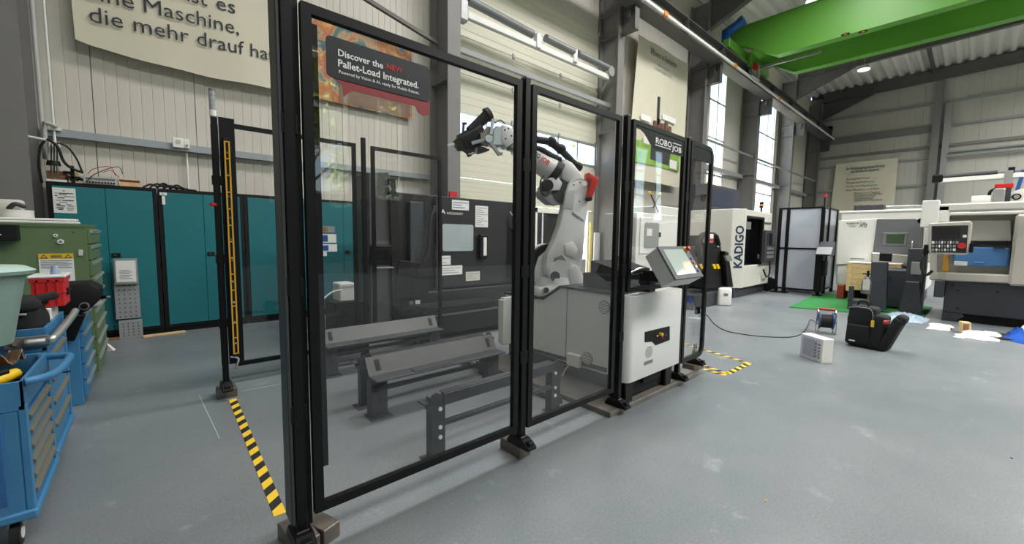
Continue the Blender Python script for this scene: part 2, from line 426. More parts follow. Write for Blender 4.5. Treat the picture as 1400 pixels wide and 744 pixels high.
# --- columns ---
COLN = ['left of the teal cabinets', 'left of the roller gate', 'right of the roller gate', 'beside the tall cloth banner',
        'between the two tall windows', 'right of the farther tall window', 'in the far corner']
for i, x in enumerate(COLX):
    t = thing('steel_column', 'grey steel wall column with crane bracket %s' % COLN[i], 'column', (x, 6.95, 0), 0, 'steel columns along the wall')
    hw = .14
    b = MB(); b.box(x-hw, x+hw, 6.6, 6.625, .02, 9.5); b.box(x-hw, x+hw, 7.2, 7.22, .02, 9.5); b.box(x-.008, x+.008, 6.62, 7.2, .02, 9.5)
    for z in (6.7, 7.3, 8.5, 4.2): b.box(x-hw+.01, x+hw-.01, 6.625, 7.2, z-.008, z+.008)
    b.build('shaft', STEEL, t)
    MB().box(x-.19, x+.19, 6.5, 7.25, 0, .025).build('base_plate', STEEL, t)
    b = MB(); b.box(x-.1, x+.1, 6.15, 6.6, 6.68, 6.7); b.box(x-.1, x+.1, 6.15, 6.6, 7.26, 7.28); b.box(x-.008, x+.008, 6.15, 6.6, 6.7, 7.26)
    b.box(x-.1, x+.1, 6.15, 6.165, 6.68, 7.28); b.box(x-.11, x-.06, 6.3, 6.36, 7.0, 7.25)
    b.build('bracket', STEELD, t)
# --- end wall steel ---
t = thing('gable_post', 'grey steel post standing against the far end wall', 'column', (XE-.15, 1.75, 0))
b = MB(); b.box(XE-.3, XE-.28, 1.6, 1.9, 0, 10.15); b.box(XE-.04, XE-.02, 1.6, 1.9, 0, 10.15); b.box(XE-.28, XE-.04, 1.745, 1.76, 0, 10.15); b.build('shaft', STEEL, t)
gird = [(8.52, .12, 7.2, YF), (7.25, .36, 7.2, 1.9), (6.3, .14, 7.2, YF), (5.75, .10, 7.2, 1.9), (4.35, .12, 7.2, 1.9), (7.3, .10, 1.6, YF), (4.55, .10, 1.6, YF), (5.95, .08, 1.6, YF)]
for j, (z, h, y0, y1) in enumerate(gird):
    b = MB(); b.box(XE-.12, XE-.005, y1, y0, z-h/2, z+h/2)
    solo(b, 'wall_girt', STEELL if h < .13 else STEEL, ['uppermost girt crossing the far end wall', 'deep dark beam on the far end wall left of its post', 'girt below the deep beam on the far end wall',
        'girt just above the hanging partner banner', 'girt passing behind the hanging partner banner', 'upper girt on the end wall right of its post',
        'lower girt on the end wall behind the beige lathe', 'middle girt on the end wall right of its post'][j], 'beam', 'girts of the end wall')
# --- girts and rails of the long wall ---
def rail(name, lab, x0, x1, y0, y1, z0, z1, m, cat='rail'):
    return solo(MB().box(x0, x1, y0, y1, z0, z1), name, m, lab, cat)
zb = 2.455
rail('wall_rail', 'pale blue grey rail on the wall above the teal cabinets', -.87, 4.2, 7.19, YW-.002, 2.41, 2.5, BAND)
rail('wall_rail', 'grey steel rail high across the roller gate', 4.55, 9.85, 6.86, 6.94, 4.87, 4.97, STEELL)
solo(MB().bar((1.9, 6.9, 5.36), (4.22, 6.9, 4.88), .06, .07, b=.004), 'brace', STEELD, 'dark slanting brace high on the wall left of the gate column', 'brace')
z2 = at(998, 238, Y=7.15).z; z1 = at(995, 206, Y=6.95).z
xs = [(COLX[2]+.15, COLX[3]-.15), (COLX[3]+.15, COLX[4]-.15), (COLX[4]+.15, COLX[5]-.15), (COLX[5]+.15, COLX[6]-.15)]
nm = ['behind the printed cloth banner', 'in front of the nearer tall window', 'in front of the farther tall window', 'beside the far corner column']
for (a, c), n in zip(xs, nm):
    rail('wall_girt', 'grey horizontal girt %s' % n, a, c, 7.05, YW-.03, z2-.08, z2+.08, STEELL, 'beam')
    if n != nm[0]: solo(MB().cyl((a-.1, 6.72, z1), (c+.1, 6.72, z1), .045, seg=10), 'safety_rail', STEELL, 'round grey rail between columns %s' % n, 'rail')
# --- windows of the long wall ---
for i, (x0, x1, z0, z1) in enumerate(WIN):
    b = MB()
    for x in (x0+.04, x1-.04, (x0+x1)/2): b.box(x-.04, x+.04, YW+.01, YW+.05, z0, z1)
    z = z0
    for z in [z0+.05, z1-.05]+[z0+1.45*k for k in range(1, 4)]: b.box(x0, x1, YW+.01, YW+.05, z-.04, z+.04)
    f = struct(b, 'window_%d' % (i+1), WHT)
    zz = [z0]+[z0+1.45*k for k in range(1, 4)]+[z1]
    for a, c in zip(zz, zz[1:]):
        for xa, xb in ((x0+.1, (x0+x1)/2-.05), ((x0+x1)/2+.05, x1-.1)):
            MB().box(xa, xb, YW+.018, YW+.022, a+.05, c-.05).build('pane', WGLASS, f)
# --- roller gate ---
GY = 7.26
b = MB(); b.box(GX0-.02, GX0+.08, GY-.08, GY+.02, 0, GT); b.box(GX1-.08, GX1+.02, GY-.08, GY+.02, 0, GT)
gate = struct(b, 'door_1', GALV)
zs = [2.55, 3.28, 3.92, 4.66, 5.40, 6.14, 6.88]; GM = mat('gate_cream', 'cfcdba', .5, var=.02)
def section(x0, x1, z0, z1):
    n = 5; p = [(GY+.04, z0+.006), (GY+.04, z1-.006), (GY, z1-.006)]
    for k in range(n-1, 0, -1):
        c = z0+(z1-z0)*k/n; p += [(GY, c+.005), (GY+.005, c), (GY, c-.005)]
    p += [(GY, z0+.006)]
    return MB().prism(p, 'x', x0, x1).build('section', GM, gate)
for a, c in zip(zs, zs[1:]):
    if abs(a-3.28) < .01: continue
    section(GX0+.08, GX1-.08, a, c)
DX0, DX1, DX2 = at(728, 330, Y=GY).x, at(789, 330, Y=GY).x, at(803, 330, Y=GY).x
DZ = at(736, 284, Y=GY).z
section(GX0+.08, GX1-.08, DZ+.02, 2.55); section(GX0+.08, DX0, 1.3, DZ+.02); section(GX0+.08, DX0, .6, 1.3); section(GX0+.08, DX0, 0.02, .6); section(DX2, GX1-.08, .02, .68); section(DX2, GX1-.08, .68, 1.35); section(DX2, GX1-.08, 1.35, DZ+.02)
for z in zs[1:-1]:
    if abs(z-3.92) < .01 or abs(z-3.28) < .01: continue
    MB().box(GX0+.08, GX1-.08, GY+.02, GY+.045, z-.012, z+.012).build('seam_seal', BLKM, gate)
wf = MB()
for z in (3.31, 3.89): wf.box(GX0+.08, GX1-.08, GY, GY+.04, z-.035, z+.035)
nb = 6
for k in range(nb+1):
    x = GX0+.1+(GX1-GX0-.2)*k/nb; wf.box(x-.02, x+.02, GY, GY+.04, 3.3, 3.9)
wfo = wf.build('window_frame', GALV, gate)
for k in range(nb):
    x = GX0+.1+(GX1-GX0-.2)*k/nb
    MB().box(x+.02, x+(GX1-GX0-.2)/nb-.02, GY+.018, GY+.022, 3.345, 3.855).build('pane', WGLASS, wfo)
for zc in (3.28, 3.92, 4.66, 5.40, 6.14):
    for x in (GX0+.12, 6.4, 8.0, GX1-.12): MB().box(x-.03, x+.03, GY-.025, GY, zc-.05, zc+.05).build('hinge', GALV, gate)
# pass door of the gate: white frame with dark glass, and the open leaf beside it
b = MB()
for x in (DX0+.05, DX1-.05): b.box(x-.06, x+.06, GY-.05, GY+.03, .02, DZ)
b.box(DX0, DX1, GY-.05, GY+.03, DZ-.12, DZ); b.box(DX0, DX1, GY-.05, GY+.03, .02, .2)
pd = struct(b, 'door_2', WHT)
MB().box(DX0+.11, DX1-.11, GY-.01, GY+.0, .2, DZ-.12).build('pane', mat('dark_glass', '22262a', .08), pd)
b = MB(); b.box(DX0+.3, DX0+.34, GY-.03, GY, .2, DZ-.12); b.box(DX0+.11, DX1-.11, GY-.03, GY-.005, .95, 1.0); b.build('glazing_bar', WHT, pd)
# --- crane runway ---
t = thing('crane_runway', 'dark steel crane runway beam carried on the column brackets', 'beam', (0, 6.25, 7.28))
b = MB(); b.box(XL, 30.85, 6.04, 6.46, 7.285, 7.31); b.box(XL, 30.85, 6.24, 6.26, 7.31, 7.82); b.box(XL, 30.85, 6.08, 6.42, 7.82, 7.845)
for x in [c+d for c in COLX for d in (0, 2.6)]: b.box(x-.008, x+.008, 6.07, 6.43, 7.31, 7.82)
b.build('beam', STEELD, t)
MB().box(XL, 30.85, 6.22, 6.28, 7.845, 7.9).build('crane_rail', STEEL, t)
MB().box(XL, 30.95, 5.97, 6.03, 7.33, 7.42, b=.01).build('conductor_strip', WHT, t)
for x in (10.75, 15.6, 20.5): MB().box(x-.1, x+.1, 5.955, 6.035, 7.32, 7.44).build('joint_cover', ORG, t, label='orange joint cover')
MB().box(30.7, 30.9, 6.1, 6.4, 7.9, 8.15, b=.02).build('end_stop', BLKM, t)

# --- green travelling crane ---
t = thing('overhead_crane', 'green double girder overhead travelling crane', 'crane', (17.5, 6.25, 7.9))
for gx in (16.4, 18.5):
    w_ = .17
    prof = [(6.45, 8.32), (6.45, 8.9), (YF+.6, 8.9), (YF+.6, 7.62), (4.95, 7.62), (6.1, 8.32)]
    go = MB().prism(prof, 'x', gx-.14, gx+.14, b=.004).build('girder', CRANE, t)
    fl_ = [(6.47, 8.29), (6.47, 8.32), (6.1, 8.32), (4.95, 7.62), (YF+.6, 7.62), (YF+.6, 7.585), (4.93, 7.585), (6.08, 8.29)]
    MB().prism(fl_, 'x', gx-w_, gx+w_).build('bottom_flange', CRANE, go)
    MB().box(gx-w_, gx+w_, YF+.6, 6.45, 8.9, 8.93).build('top_flange', CRANE, go)
for p in ((1156, 47), (1180, 43)):
    c = at(*p, Z=7.583)
    o = MB().cyl((c.x, c.y, 7.58), (c.x, c.y, 7.584), .11, seg=20).build('sticker', BLKM, t)
    MB().prism([(c.x-.07, c.y-.03), (c.x, c.y-.03), (c.x, c.y-.06), (c.x+.07, c.y), (c.x, c.y+.06), (c.x, c.y+.03), (c.x-.07, c.y+.03)], 'z', 7.576, 7.58).build('arrow', ORG, o)
b = MB(); b.box(15.4, 19.5, 6.13, 6.37, 8.0, 8.3, b=.02); b.build('end_carriage', CRANE, t)
b = MB(); b.box(17.0, 18.0, 6.0, 6.1, 7.75, 8.25); b.build('gusset', CRANE, t)
for x in (15.7, 19.2): MB().cyl((x, 6.18, 8.02), (x, 6.32, 8.02), .13).build('wheel', STEELD, t)
m0 = at(984, 52, X=15.6)
b = MB(); b.cyl((15.95, 6.5, 8.75), (15.95, 6.0, 8.95), .15); b.box(15.8, 16.1, 6.35, 6.6, 8.4, 8.85, b=.05, seg=2); b.cyl((15.95, 6.05, 8.93), (15.95, 5.9, 9.0), .17)
b.build('travel_motor', mat('motor_blue', '1f5aa6', .4), t, smooth=True)
b = MB(); b.box(17.2, 17.7, 5.98, 6.1, 7.55, 7.72); b.box(17.6, 17.8, 5.9, 6.05, 7.5, 7.95); b.cyl((17.1, 5.97, 7.45), (17.9, 5.97, 7.45), .04)
b.build('current_collector', ALU, t)
MB().box(17.3, 17.5, 5.9, 6.02, 7.7, 7.95).build('collector_box', RED, t)
MB().box(17.7, 17.78, 4.0, 5.9, 7.82, 7.9).build('cable_tray', GALV, t)
# --- lamps under the roof ---
for (px_, py_, lb) in ((1181, 95, 'small round high bay lamp under the roof near the far end wall'), (1113, 1, 'high bay lamp just above the green crane')):
    c = at(px_, py_, Z=9.25)
    t = thing('high_bay_lamp', lb, 'lamp', (c.x, c.y, 9.2))
    MB().cyl((c.x, c.y, 9.25), (c.x, c.y, 9.4), .26, .16, 20).build('housing', ALU, t)
    MB().cyl((c.x, c.y, 9.22), (c.x, c.y, 9.25), .23, seg=20).build('diffuser', mat('lamp_glow', 'ffffff', .5, emis=1.2, var=0), t)
    MB().cyl((c.x, c.y, 9.4), (c.x, c.y, 10.05), .012, seg=6).build('suspension_rod', GALV, t)
# --- pipes on the wall at left ---
p = [at(43, 0, Y=7.2), at(58, 165, Y=7.2)]
x_ = (p[0].x+p[1].x)/2; solo(MB().tube([(x_, 7.2, 9.0), (x_, 7.2, p[1].z+.05), (x_+.03, 7.15, p[1].z-.02), (x_+.12, 7.12, p[1].z-.06)], .022, 10), 'wall_pipe', mat('pipe_white', 'b9bab6', .4), 'thick pale pipe running down the wall beside the left column', 'pipe', smooth=True)
x_ = at(70, 130, Y=7.17).x; t = thing('conduit', 'thin pale conduit on the wall above the left cabinet', 'pipe', (x_, 7.17, 2.3))
MB().cyl((x_, 7.17, 2.28), (x_, 7.17, 9.0), .012, seg=8).build('tube', PAPER, t); MB().box(x_-.04, x_+.04, 7.12, 7.2, 2.28, 2.34).build('junction_box', PAPER, t)
MB().box(x_-.05, x_+.06, 7.14, 7.19, 2.47, 2.5).build('clamp', PAPER, t)
a, c = at(0, 180, Y=7.05), at(66, 192, Y=7.05)
solo(MB().cyl((a.x-.6, 7.05, a.z+.08), c, .014, seg=8), 'conduit', PAPER, 'thin pale conduit crossing in front of the left column', 'pipe')
# cables hanging from it
q = [at(*k, Y=6.98) for k in ((64, 190), (78, 200), (88, 222), (102, 232), (114, 236))]
solo(MB().tube(q, .014), 'cable', RUB, 'thick black cable drooping from the conduit to the test instrument', 'cable', smooth=True)
q = [at(*k, Y=7.0) for k in ((78, 195), (92, 201), (104, 216), (112, 234))]
solo(MB().tube(q, .009), 'cable', RUB, 'thinner dark cable looping above the black test cable', 'cable', smooth=True)
q = [at(*k, Y=7.1) for k in ((62, 192), (55, 202), (53, 225), (56, 244), (58, 250))]
solo(MB().tube(q, .012), 'cable', RUB, 'black cable running down beside the left column', 'cable', smooth=True)
for k_, dx in enumerate((0, 4, 8)):
    q = [at(70+dx, 196, Y=7.05), at(70+dx, 236, Y=7.05)]
    solo(MB().cyl(q[0], q[1], .006, seg=6), 'pull_cord', INK, '%s of the three thin cords hanging over the left cabinet' % ('leftmost', 'middle', 'rightmost')[k_], 'cord')
# wall socket
c = at(244, 196, Y=7.19)
t = thing('wall_switch_box', 'white square box mounted on the blue grey wall rail', 'socket', (c.x, 7.19, c.z))
MB().box(c.x-.065, c.x+.055, 7.14, 7.19, c.z-.065, c.z+.065, b=.006).build('housing', PAPER, t)
MB().cyl((c.x-.005, 7.135, c.z+.01), (c.x-.005, 7.14, c.z+.01), .028, seg=20).build('dial', mat('dial', 'bdb9ac', .5), t)
c2 = at(255, 197, Y=7.19); t = thing('light_switch', 'narrow white switch beside the square box on the wall rail', 'switch', (c2.x, 7.19, c2.z))
MB().box(c2.x-.028, c2.x+.028, 7.15, 7.19, c2.z-.06, c2.z+.06, b=.004).build('housing', PAPER, t)
MB().cyl((c2.x, 7.14, c2.z-.025), (c2.x, 7.15, c2.z-.025), .015).build('key', INKG, t)
solo(MB().cyl((c2.x, 7.25, 1.87), (c2.x, 7.25, 2.4), .012, seg=8), 'conduit', PAPER, 'thin pale conduit dropping from the light switch', 'pipe')

# --- cloth banner, left ---
x0, x1 = at(104, 57, Y=7.2).x, 1.98
bz = at(104, 57, Y=7.2).z-.02
def bf(u, v):
    x = x0-.06*v+(x1-x0+.06*v)*u
    sag = -.07*math.sin(u*math.pi)*(1-v) + .006*math.sin(u*21)*(1-v)
    return Vector((x, 7.13+.006*math.sin(u*17+v*3)+.006*math.sin(u*6), bz+(6.6-bz)*v+sag+.05*(1-v)*max(0, .05-u)*10))
t = thing('cloth_banner', 'large cream cloth banner with dark German lettering at upper left', 'banner', ((x0+x1)/2, 7.13, bz))
MB().surf(bf, 60, 20, .004).build('cloth', BANN, t, smooth=True)
YB = 7.112
hh = abs(at(122, 3, Y=YB).z-at(122, 29, Y=YB).z)*.95
R_ = (1, 0, .0)
a = at(122, 29, Y=YB); c = at(372, 83, Y=YB)
dirn = (c-a)
text('die mehr drauf hat', a, dirn, (0, 0, 1), INK, t, width=dirn.length+.04, height=hh*.92)
a2 = at(197, 16, Y=YB); c2 = at(327, 47, Y=YB); d2 = c2-a2; d2.z = dirn.z/dirn.x*d2.x
text('Maschine,', a2, d2, (0, 0, 1), INK, t, width=d2.length, height=hh*.92)
e2 = a2-(d2.normalized()*.52); text('eine', e2, d2, (0, 0, 1), INK, t, width=.43, height=hh*.92)
a3 = at(296, 12, Y=YB); text('es', a3, d2, (0, 0, 1), INK, t, width=at(322, 17, Y=YB).x-a3.x, height=hh*.92)
text('Manchmal ist', a3-d2.normalized()*1.38, d2, (0, 0, 1), INK, t, width=1.28, height=hh*.92)
# --- poster behind the glass ---
P0, P1 = at(429, 130, Y=7.22), at(563, 161, Y=7.22)
t = thing('wall_poster', 'orange and teal painted poster hanging behind the glass fence', 'poster', ((P0.x+P1.x)/2, 7.22, 3.5))
MB().box(P0.x, P1.x, 7.21, 7.225, 3.5, 4.9).build('sheet', POSTER, t)
b = MB()
for (u, v, r, s_) in ((.25, .6, .17, 1.6), (.55, .5, .14, 2.2), (.85, .42, .1, 2)):
    cx, cz = P0.x+(P1.x-P0.x)*u, 3.5+1.4*v
    b.cyl((cx, 7.205, cz), (cx, 7.21, cz), r*s_*.6, seg=24)
b.build('painted_shape', mat('paint_teal', '5c7c78', .5, var=.3, scale=8), t)
MB().box(P0.x+.4, P1.x-.05, 7.203, 7.21, 3.52, 3.95).build('painted_band', mat('paint_brown', '7a5f4a', .5, var=.3, scale=5), t)
# --- tall printed banner right of the gate ---
t = thing('printed_banner', 'tall cream banner with green picture between gate and first window', 'banner', (12.3, 6.95, 3.1))
bx0, bx1 = at(872, 150, Y=6.95).x-.45, at(938, 150, Y=6.95).x
bt = 7.283
def bf2(u, v): return Vector((bx0+.75*v*(1-u)*.5+(bx1-bx0)*u, 6.95+.02*math.sin(u*9+v), 3.1+(bt-3.1)*v))
MB().surf(bf2, 20, 8, .004).build('cloth', BANN, t, smooth=True)
k = dict(axis='Y', v=6.92)
ptext('Effizienz in Perfektion', (890, 73), (925, 94), INK, t, height=.19, **k)
ptext('Super Integration,', (899, 90), (915, 100), INKG, t, height=.11, **k)
ptext('mit dem Workpiece Prinzip', (896, 95), (918, 107), INKG, t, height=.11, **k)
a, c = at(868, 190, Y=6.92), at(928, 235, Y=6.92)
MB().box(a.x, c.x, 6.915, 6.922, c.z, a.z).build('picture', PHOTOG, t)
MB().prism([(a.x+.9, c.z+.18), (c.x-.75, c.z+.12), (c.x-.6, c.z+.75), (a.x+1.6, a.z-.02), (a.x+.9, a.z-.05)], 'y', 6.905, 6.915).build('pictured_machine', DARK, t)
for (p, q) in (((880, 186), (888, 198)), ((916, 218), (925, 232)), ((877, 155), (890, 168)), ((906, 155), (924, 170))):
    a, c = at(*p, Y=6.9), at(*q, Y=6.9); MB().box(a.x, c.x, 6.9, 6.904, c.z, a.z).build('caption_card', PAPER, t)
for k_ in range(5):
    a = at(896+k_*5, 166+k_*2, Y=6.9); MB().box(a.x-.09, a.x+.09, 6.89, 6.91, a.z-.35, a.z+.02+.1*(k_ % 2)).build('tool_print', mat('tool_print', '6a4a40', .5, var=.4, scale=30), t)
a = at(900, 166, Y=6.9); MB().box(a.x-.05, a.x+.05, 6.89, 6.91, a.z-.1, a.z+.75).build('tool_print', INK, t)
# --- banner on end wall ---
t = thing('printed_banner', 'cream banner with German text on the far end wall', 'banner', (XE-.16, 4.45, 2.6))
ya, yb_ = at(1143, 226, X=XE-.16).y, at(1228, 218, X=XE-.16).y
MB().surf(lambda u, v: Vector((XE-.16+.015*math.sin(u*11), ya+(yb_-ya)*u-.12*(1-v)*(1-u)*-1, 2.5+(5.9-2.5)*v)), 20, 6, .004).build('cloth', BANN, t, smooth=True)
k = dict(axis='X', v=XE-.19, right=(0, -1, 0))
INK2 = mat('ink_soft', '55524a', .7)
ptext('Ihr Werkzeugmaschinen-Partner', (1157, 233), (1210, 228), INK, t, height=.17, bold=.01, **k)
ptext('mit Service-Kompetenz', (1163, 236.5), (1202, 233), INK, t, height=.15, bold=.01, **k)
for (yy, x2, s_) in ((246.5, 1189, 'Beratung und Verkauf'), (251.5, 1195, 'Planung und Realisierung'), (256.5, 1199, 'Service und Reparaturen'), (261.5, 1202, 'Neue Maschinen und Anlagen')):
    ptext(s_, (1157, yy), (x2, yy-1.6), INK2, t, height=.12, **k)
for i, (yy, x2, s_) in enumerate(((265.5, 1203, 'Drehmaschinen Fertigung'), (268, 1206, 'Fahrst\u00e4nder und Zentren'), (270.5, 1197, 'Werkzeuge und Zubeh\u00f6r'), (273, 1194, 'Automation'), (275.7, 1206, 'Gebrauchte Maschinen'))):
    ptext(s_, (1168, yy), (x2, yy-1), INK2, t, height=.12, **k)
ptext('KADIGO', (1168, 287.5), (1191, 286), INK, t, height=.3, bold=.03, **k)
# --- beam with padded tubes before the gate ---
t = thing('gate_beam', 'white beam with three grey padded tubes in front of the gate', 'beam', (7.3, 6.75, 5.6))
a, c = at(636, 20, Y=6.75), at(831, 106, Y=6.75)
MB().bar((4.75, 6.75, a.z), (c.x, 6.75, c.z), .1, .13, b=.01).build('beam', mat('beam_white', 'd5d6d2', .4), t)
for (p, q) in (((640, 0), (728, 47)), ((746, 52), (784, 71)), ((790, 73), (831, 93))):
    a1, c1 = at(*p, Y=6.72), at(*q, Y=6.72); MB().cyl(a1, c1, .085, seg=14).build('padded_tube', GREYM, t, smooth=True)
for p in ((737, 52), (787, 73)):
    a1 = at(*p, Y=6.68); MB().box(a1.x-.07, a1.x+.07, 6.66, 6.8, a1.z-.22, a1.z+.1, b=.02).build('clamp', ALU, t)
a1 = at(834, 98, Y=6.7); MB().cyl((a1.x, 6.64, a1.z), (a1.x, 6.76, a1.z), .13).build('end_roller', GALV, t)
a1 = at(632, 15, Y=6.7); MB().box(a1.x-.1, a1.x+.1, 6.62, 6.8, a1.z-.2, a1.z+.2, b=.03).build('end_bracket', GALV, t)
MB().bar(at(832, 108, Y=6.7), at(822, 126, Y=7.0), .04, .04).build('stay', GALV, t)
# outside: ground, trees, car seen through openings
struct(MB().box(-60, 90, 7.5, 70, -.25, -.12), 'trim_9', mat('asphalt_pale', 'b5b4ae', .8))
struct(MB().box(-60, 90, -70, YF-.2, -.25, -.12), 'trim_10', mat('gravel_ground', '8a867c', .9, var=.2))
def tree(loc, h, r, label, group, n=2600, seed=1):
    rnd = random.Random(seed)
    t = thing('leafy_tree', label, 'tree', loc, 0, group)
    b = MB(); x, y, z = loc
    b.tube([(x, y, z), (x+.1, y, z+h*.3), (x-.1, y+.1, z+h*.8)], lambda u: .22*(1-.75*u), 8)
    for k in range(7):
        a = k*.9; zz = z+h*(.3+.06*k); b.tube([(x, y, zz), (x+r*.4*math.cos(a), y+r*.4*math.sin(a), zz+h*.12), (x+r*.8*math.cos(a), y+r*.8*math.sin(a), zz+h*.2)], lambda u: .08*(1-.7*u), 5)
    b.build('trunk', WOODD, t)
    b = MB(); cl = [(rnd.uniform(-1, 1)*r*.6, rnd.uniform(-1, 1)*r*.6, rnd.uniform(.35, .9)*h, rnd.uniform(.35, .6)*r) for _ in range(14)]
    for _ in range(n):
        cx, cy, cz, cr = rnd.choice(cl); d = Vector((rnd.gauss(0, 1), rnd.gauss(0, 1), rnd.gauss(0, 1))).normalized()*cr*rnd.uniform(.6, 1)
        p = Vector((x+cx, y+cy, z+cz))+d; s = rnd.uniform(.12, .26)
        u = Vector((rnd.gauss(0, 1), rnd.gauss(0, 1), rnd.gauss(0, 1))).normalized(); v = u.orthogonal().normalized()
        b.bm.faces.new([b.bm.verts.new(p+u*s), b.bm.verts.new(p+v*s*.5), b.bm.verts.new(p-u*s), b.bm.verts.new(p-v*s*.5)])
    b.build('foliage', LEAF, t)
for i, (x, y) in enumerate(((-.5, -17), (4.7, -15.5), (10.0, -17))):
    tree((x, y, -.12), 9.0+i % 2, 2.9, ['tree beyond the front windows left of the tree mirrored in the fence', 'tree beyond the front windows mirrored as bright leaves in the near fence panel', 'tree beyond the front windows right of the tree mirrored in the fence'][i], 'trees outside the front windows', 5200, i+3)
for i, (x, y) in enumerate(((30, 14), (36, 18), (43, 20), (25, 13.5))):
    tree((x, y, -.12), 6.0+(i % 2), 2.4, ['leafy tree seen in the lower part of the farther tall window', 'leafy tree outside behind the nearer one at the farther window', 'leafy tree farthest away outside the tall windows', 'leafy tree outside low in the nearer tall window'][i], 'trees outside the tall windows', 2600, i+30)
tree((13.5, 12.5, -.12), 5.6, 1.9, 'thin tree outside, branches seen through the gate window strip', 'trees outside the gate', 420, 77)
# parked car seen through the open pass door
c0 = at(793, 345, Y=10.5)
t = thing('parked_car', 'pale car parked outside, seen through the open pass door', 'car', (c0.x+.6, 10.6, -.12))
x, y = c0.x+.6, 10.6
CARP = mat('car_silver', 'c9ccce', .3, .3)
b = MB(); b.prism([(x-2.1, .15), (x-2.15, .55), (x-1.9, .72), (x-1.1, .82), (x-.5, 1.25), (x+.9, 1.28), (x+1.6, .85), (x+2.1, .75), (x+2.15, .2)], 'y', y-.85, y+.85, b=.05, seg=2); b.build('body', CARP, t, smooth=True)
b = MB(); b.prism([(x-.98, .84), (x-.48, 1.18), (x+.85, 1.2), (x+1.4, .87)], 'y', y-.87, y-.85); b.build('side_window', SCREEN, t)
for dx in (-1.35, 1.3): MB().cyl((x+dx, y-.9, .2), (x+dx, y-.68, .2), .32, seg=20).build('wheel', RUB, t)

a, c = at(813, 318, Y=7.1), at(838, 318, Y=7.1)
solo(MB().box(a.x, min(c.x, 10.2), 7.1, 7.13, 0, a.z, b=.003), 'white_board', PAPER, 'large white board leaning at the gate right of the robot', 'board')
a = at(808, 330, Y=7.08); solo(MB().box(a.x-.04, a.x+.04, 7.08, 7.12, 0, 1.75, b=.003), 'yellow_strip', mat('pale_yellow', 'd9c274', .5), 'narrow pale yellow post beside the open pass door', 'post')

# ================= CELL FENCE =================
def steel_block(x, y, z, rz, label, sx=.09, sy=.18, h=.07):
    o = bpy.data.objects.new('steel_block', None); bpy.data.objects.remove(o)
    b = MB(); b.obox((0, 0, h/2), (sx, sy, h), b=.003)
    o = b.build('steel_block', BLOCK); tag(o, label, 'block', 'steel blocks under the fence feet'); o.location = (x, y, z); o.rotation_euler = (0, 0, rz); return o
def fence_post(x, y, label, h=2.17, z0=.07, ang=0, foot=True):
    t = thing('fence_post', label, 'post', (x, y, z0), ang, 'fence posts of the robot cell')
    b = MB(); b.box(-.02, .02, -.02, .02, .05, h-z0, b=.003)
    for s in (-1, 1): b.box(s*.02, s*.023, -.006, .006, .2, h-z0-.05)
    b.build('shaft', BLK, t, world=False)
    MB().box(-.022, .022, -.022, .022, h-z0, h-z0+.012, b=.003).build('cap', GREYM, t, world=False)
    b = MB(); b.box(-.028, .028, -.03, .05, 0, .06, b=.006)
    b.prism([(-.10, 0), (-.10, .02), (-.04, .055), (.06, .055), (.09, .015), (.09, 0)], 'x', -.036, .036, b=.005)
    b.build('foot', BLK, t, world=False)
    MB().box(-.02, .02, -.095, -.06, .02, .05, b=.004).build('foot_wedge', BLKM, t, world=False)
    for z in (.5, 1.0, 1.6):
        for s in (-1, 1): MB().box(s*.024-.006, s*.024+.006, -.02, .012, z, z+.07, b=.002).build('panel_clip', BLK, t, world=False)
    return t
def frame_ring(x0, x1, z0, z1, yc, wd, th, rc, parent, name='frame'):
    """rectangular frame; rc = corner radii (bl, br, tr, tl)"""
    def loop(x0, x1, z0, z1, r):
        out = []
        for (cx, cz, a0, rr) in ((x0, z0, 180, r[0]), (x1, z0, 270, r[1]), (x1, z1, 0, r[2]), (x0, z1, 90, r[3])):
            sx = 1 if cx == x0 else -1; sz = 1 if cz == z0 else -1
            for k in range(6):
                a = math.radians(a0+90*k/5); out.append((cx+sx*rr+rr*math.cos(a), cz+sz*rr+rr*math.sin(a)))
        return out
    O = loop(x0, x1, z0, z1, [max(q, .002) for q in rc]); I = loop(x0+wd, x1-wd, z0+wd, z1-wd, [max(q-wd, .001) for q in rc])
    b = MB(); n = len(O)
    V = [[b.bm.verts.new((p[0], y, p[1])) for p in L] for L in (O, I) for y in (yc-th/2, yc+th/2)]
    of, ob, inf, inb = V
    for i in range(n):
        j = (i+1) % n
        for q in ((of[i], of[j], inf[j], inf[i]), (ob[j], ob[i], inb[i], inb[j]), (of[j], of[i], ob[i], ob[j]), (inf[i], inf[j], inb[j], inb[i])): b.bm.faces.new(q)
    bmesh.ops.recalc_face_normals(b.bm, faces=b.bm.faces)
    b.build(name, BLK, parent)
    p = MB(); p.prism(loop(x0+wd-.004, x1-wd+.004, z0+wd-.004, z1-wd+.004, [max(q-wd, .001) for q in rc]), 'y', yc-.003, yc+.003)
    return p
FY = 1.71
def fence_panel(x0, x1, z0, z1, y, label, rc=(.002,)*4, wd=.036):
    t = thing('safety_screen', label, 'safety screen', ((x0+x1)/2, y, z0), 0, 'glazed panels of the robot cell fence')
    frame_ring(x0, x1, z0, z1, y, wd, .03, rc, t).build('pane', GLASS, t)
    return t
f1 = fence_panel(.455, 1.565, .17, 2.155, FY, 'large glazed fence panel nearest the camera, left of the block-footed middle post')
f2 = fence_panel(1.645, 2.525, .165, 2.155, FY, 'glazed fence panel in front of the white robot and its base')
f3 = fence_panel(2.665, 3.485, .90, 2.165, FY, 'glazed fence panel with white lettering above the white control cabinet')
f4 = fence_panel(3.585, 4.045, .17, 2.165, FY, 'narrow glazed end panel with rounded corners right of the control cabinet', rc=(.002, .1, .1, .002), wd=.04)
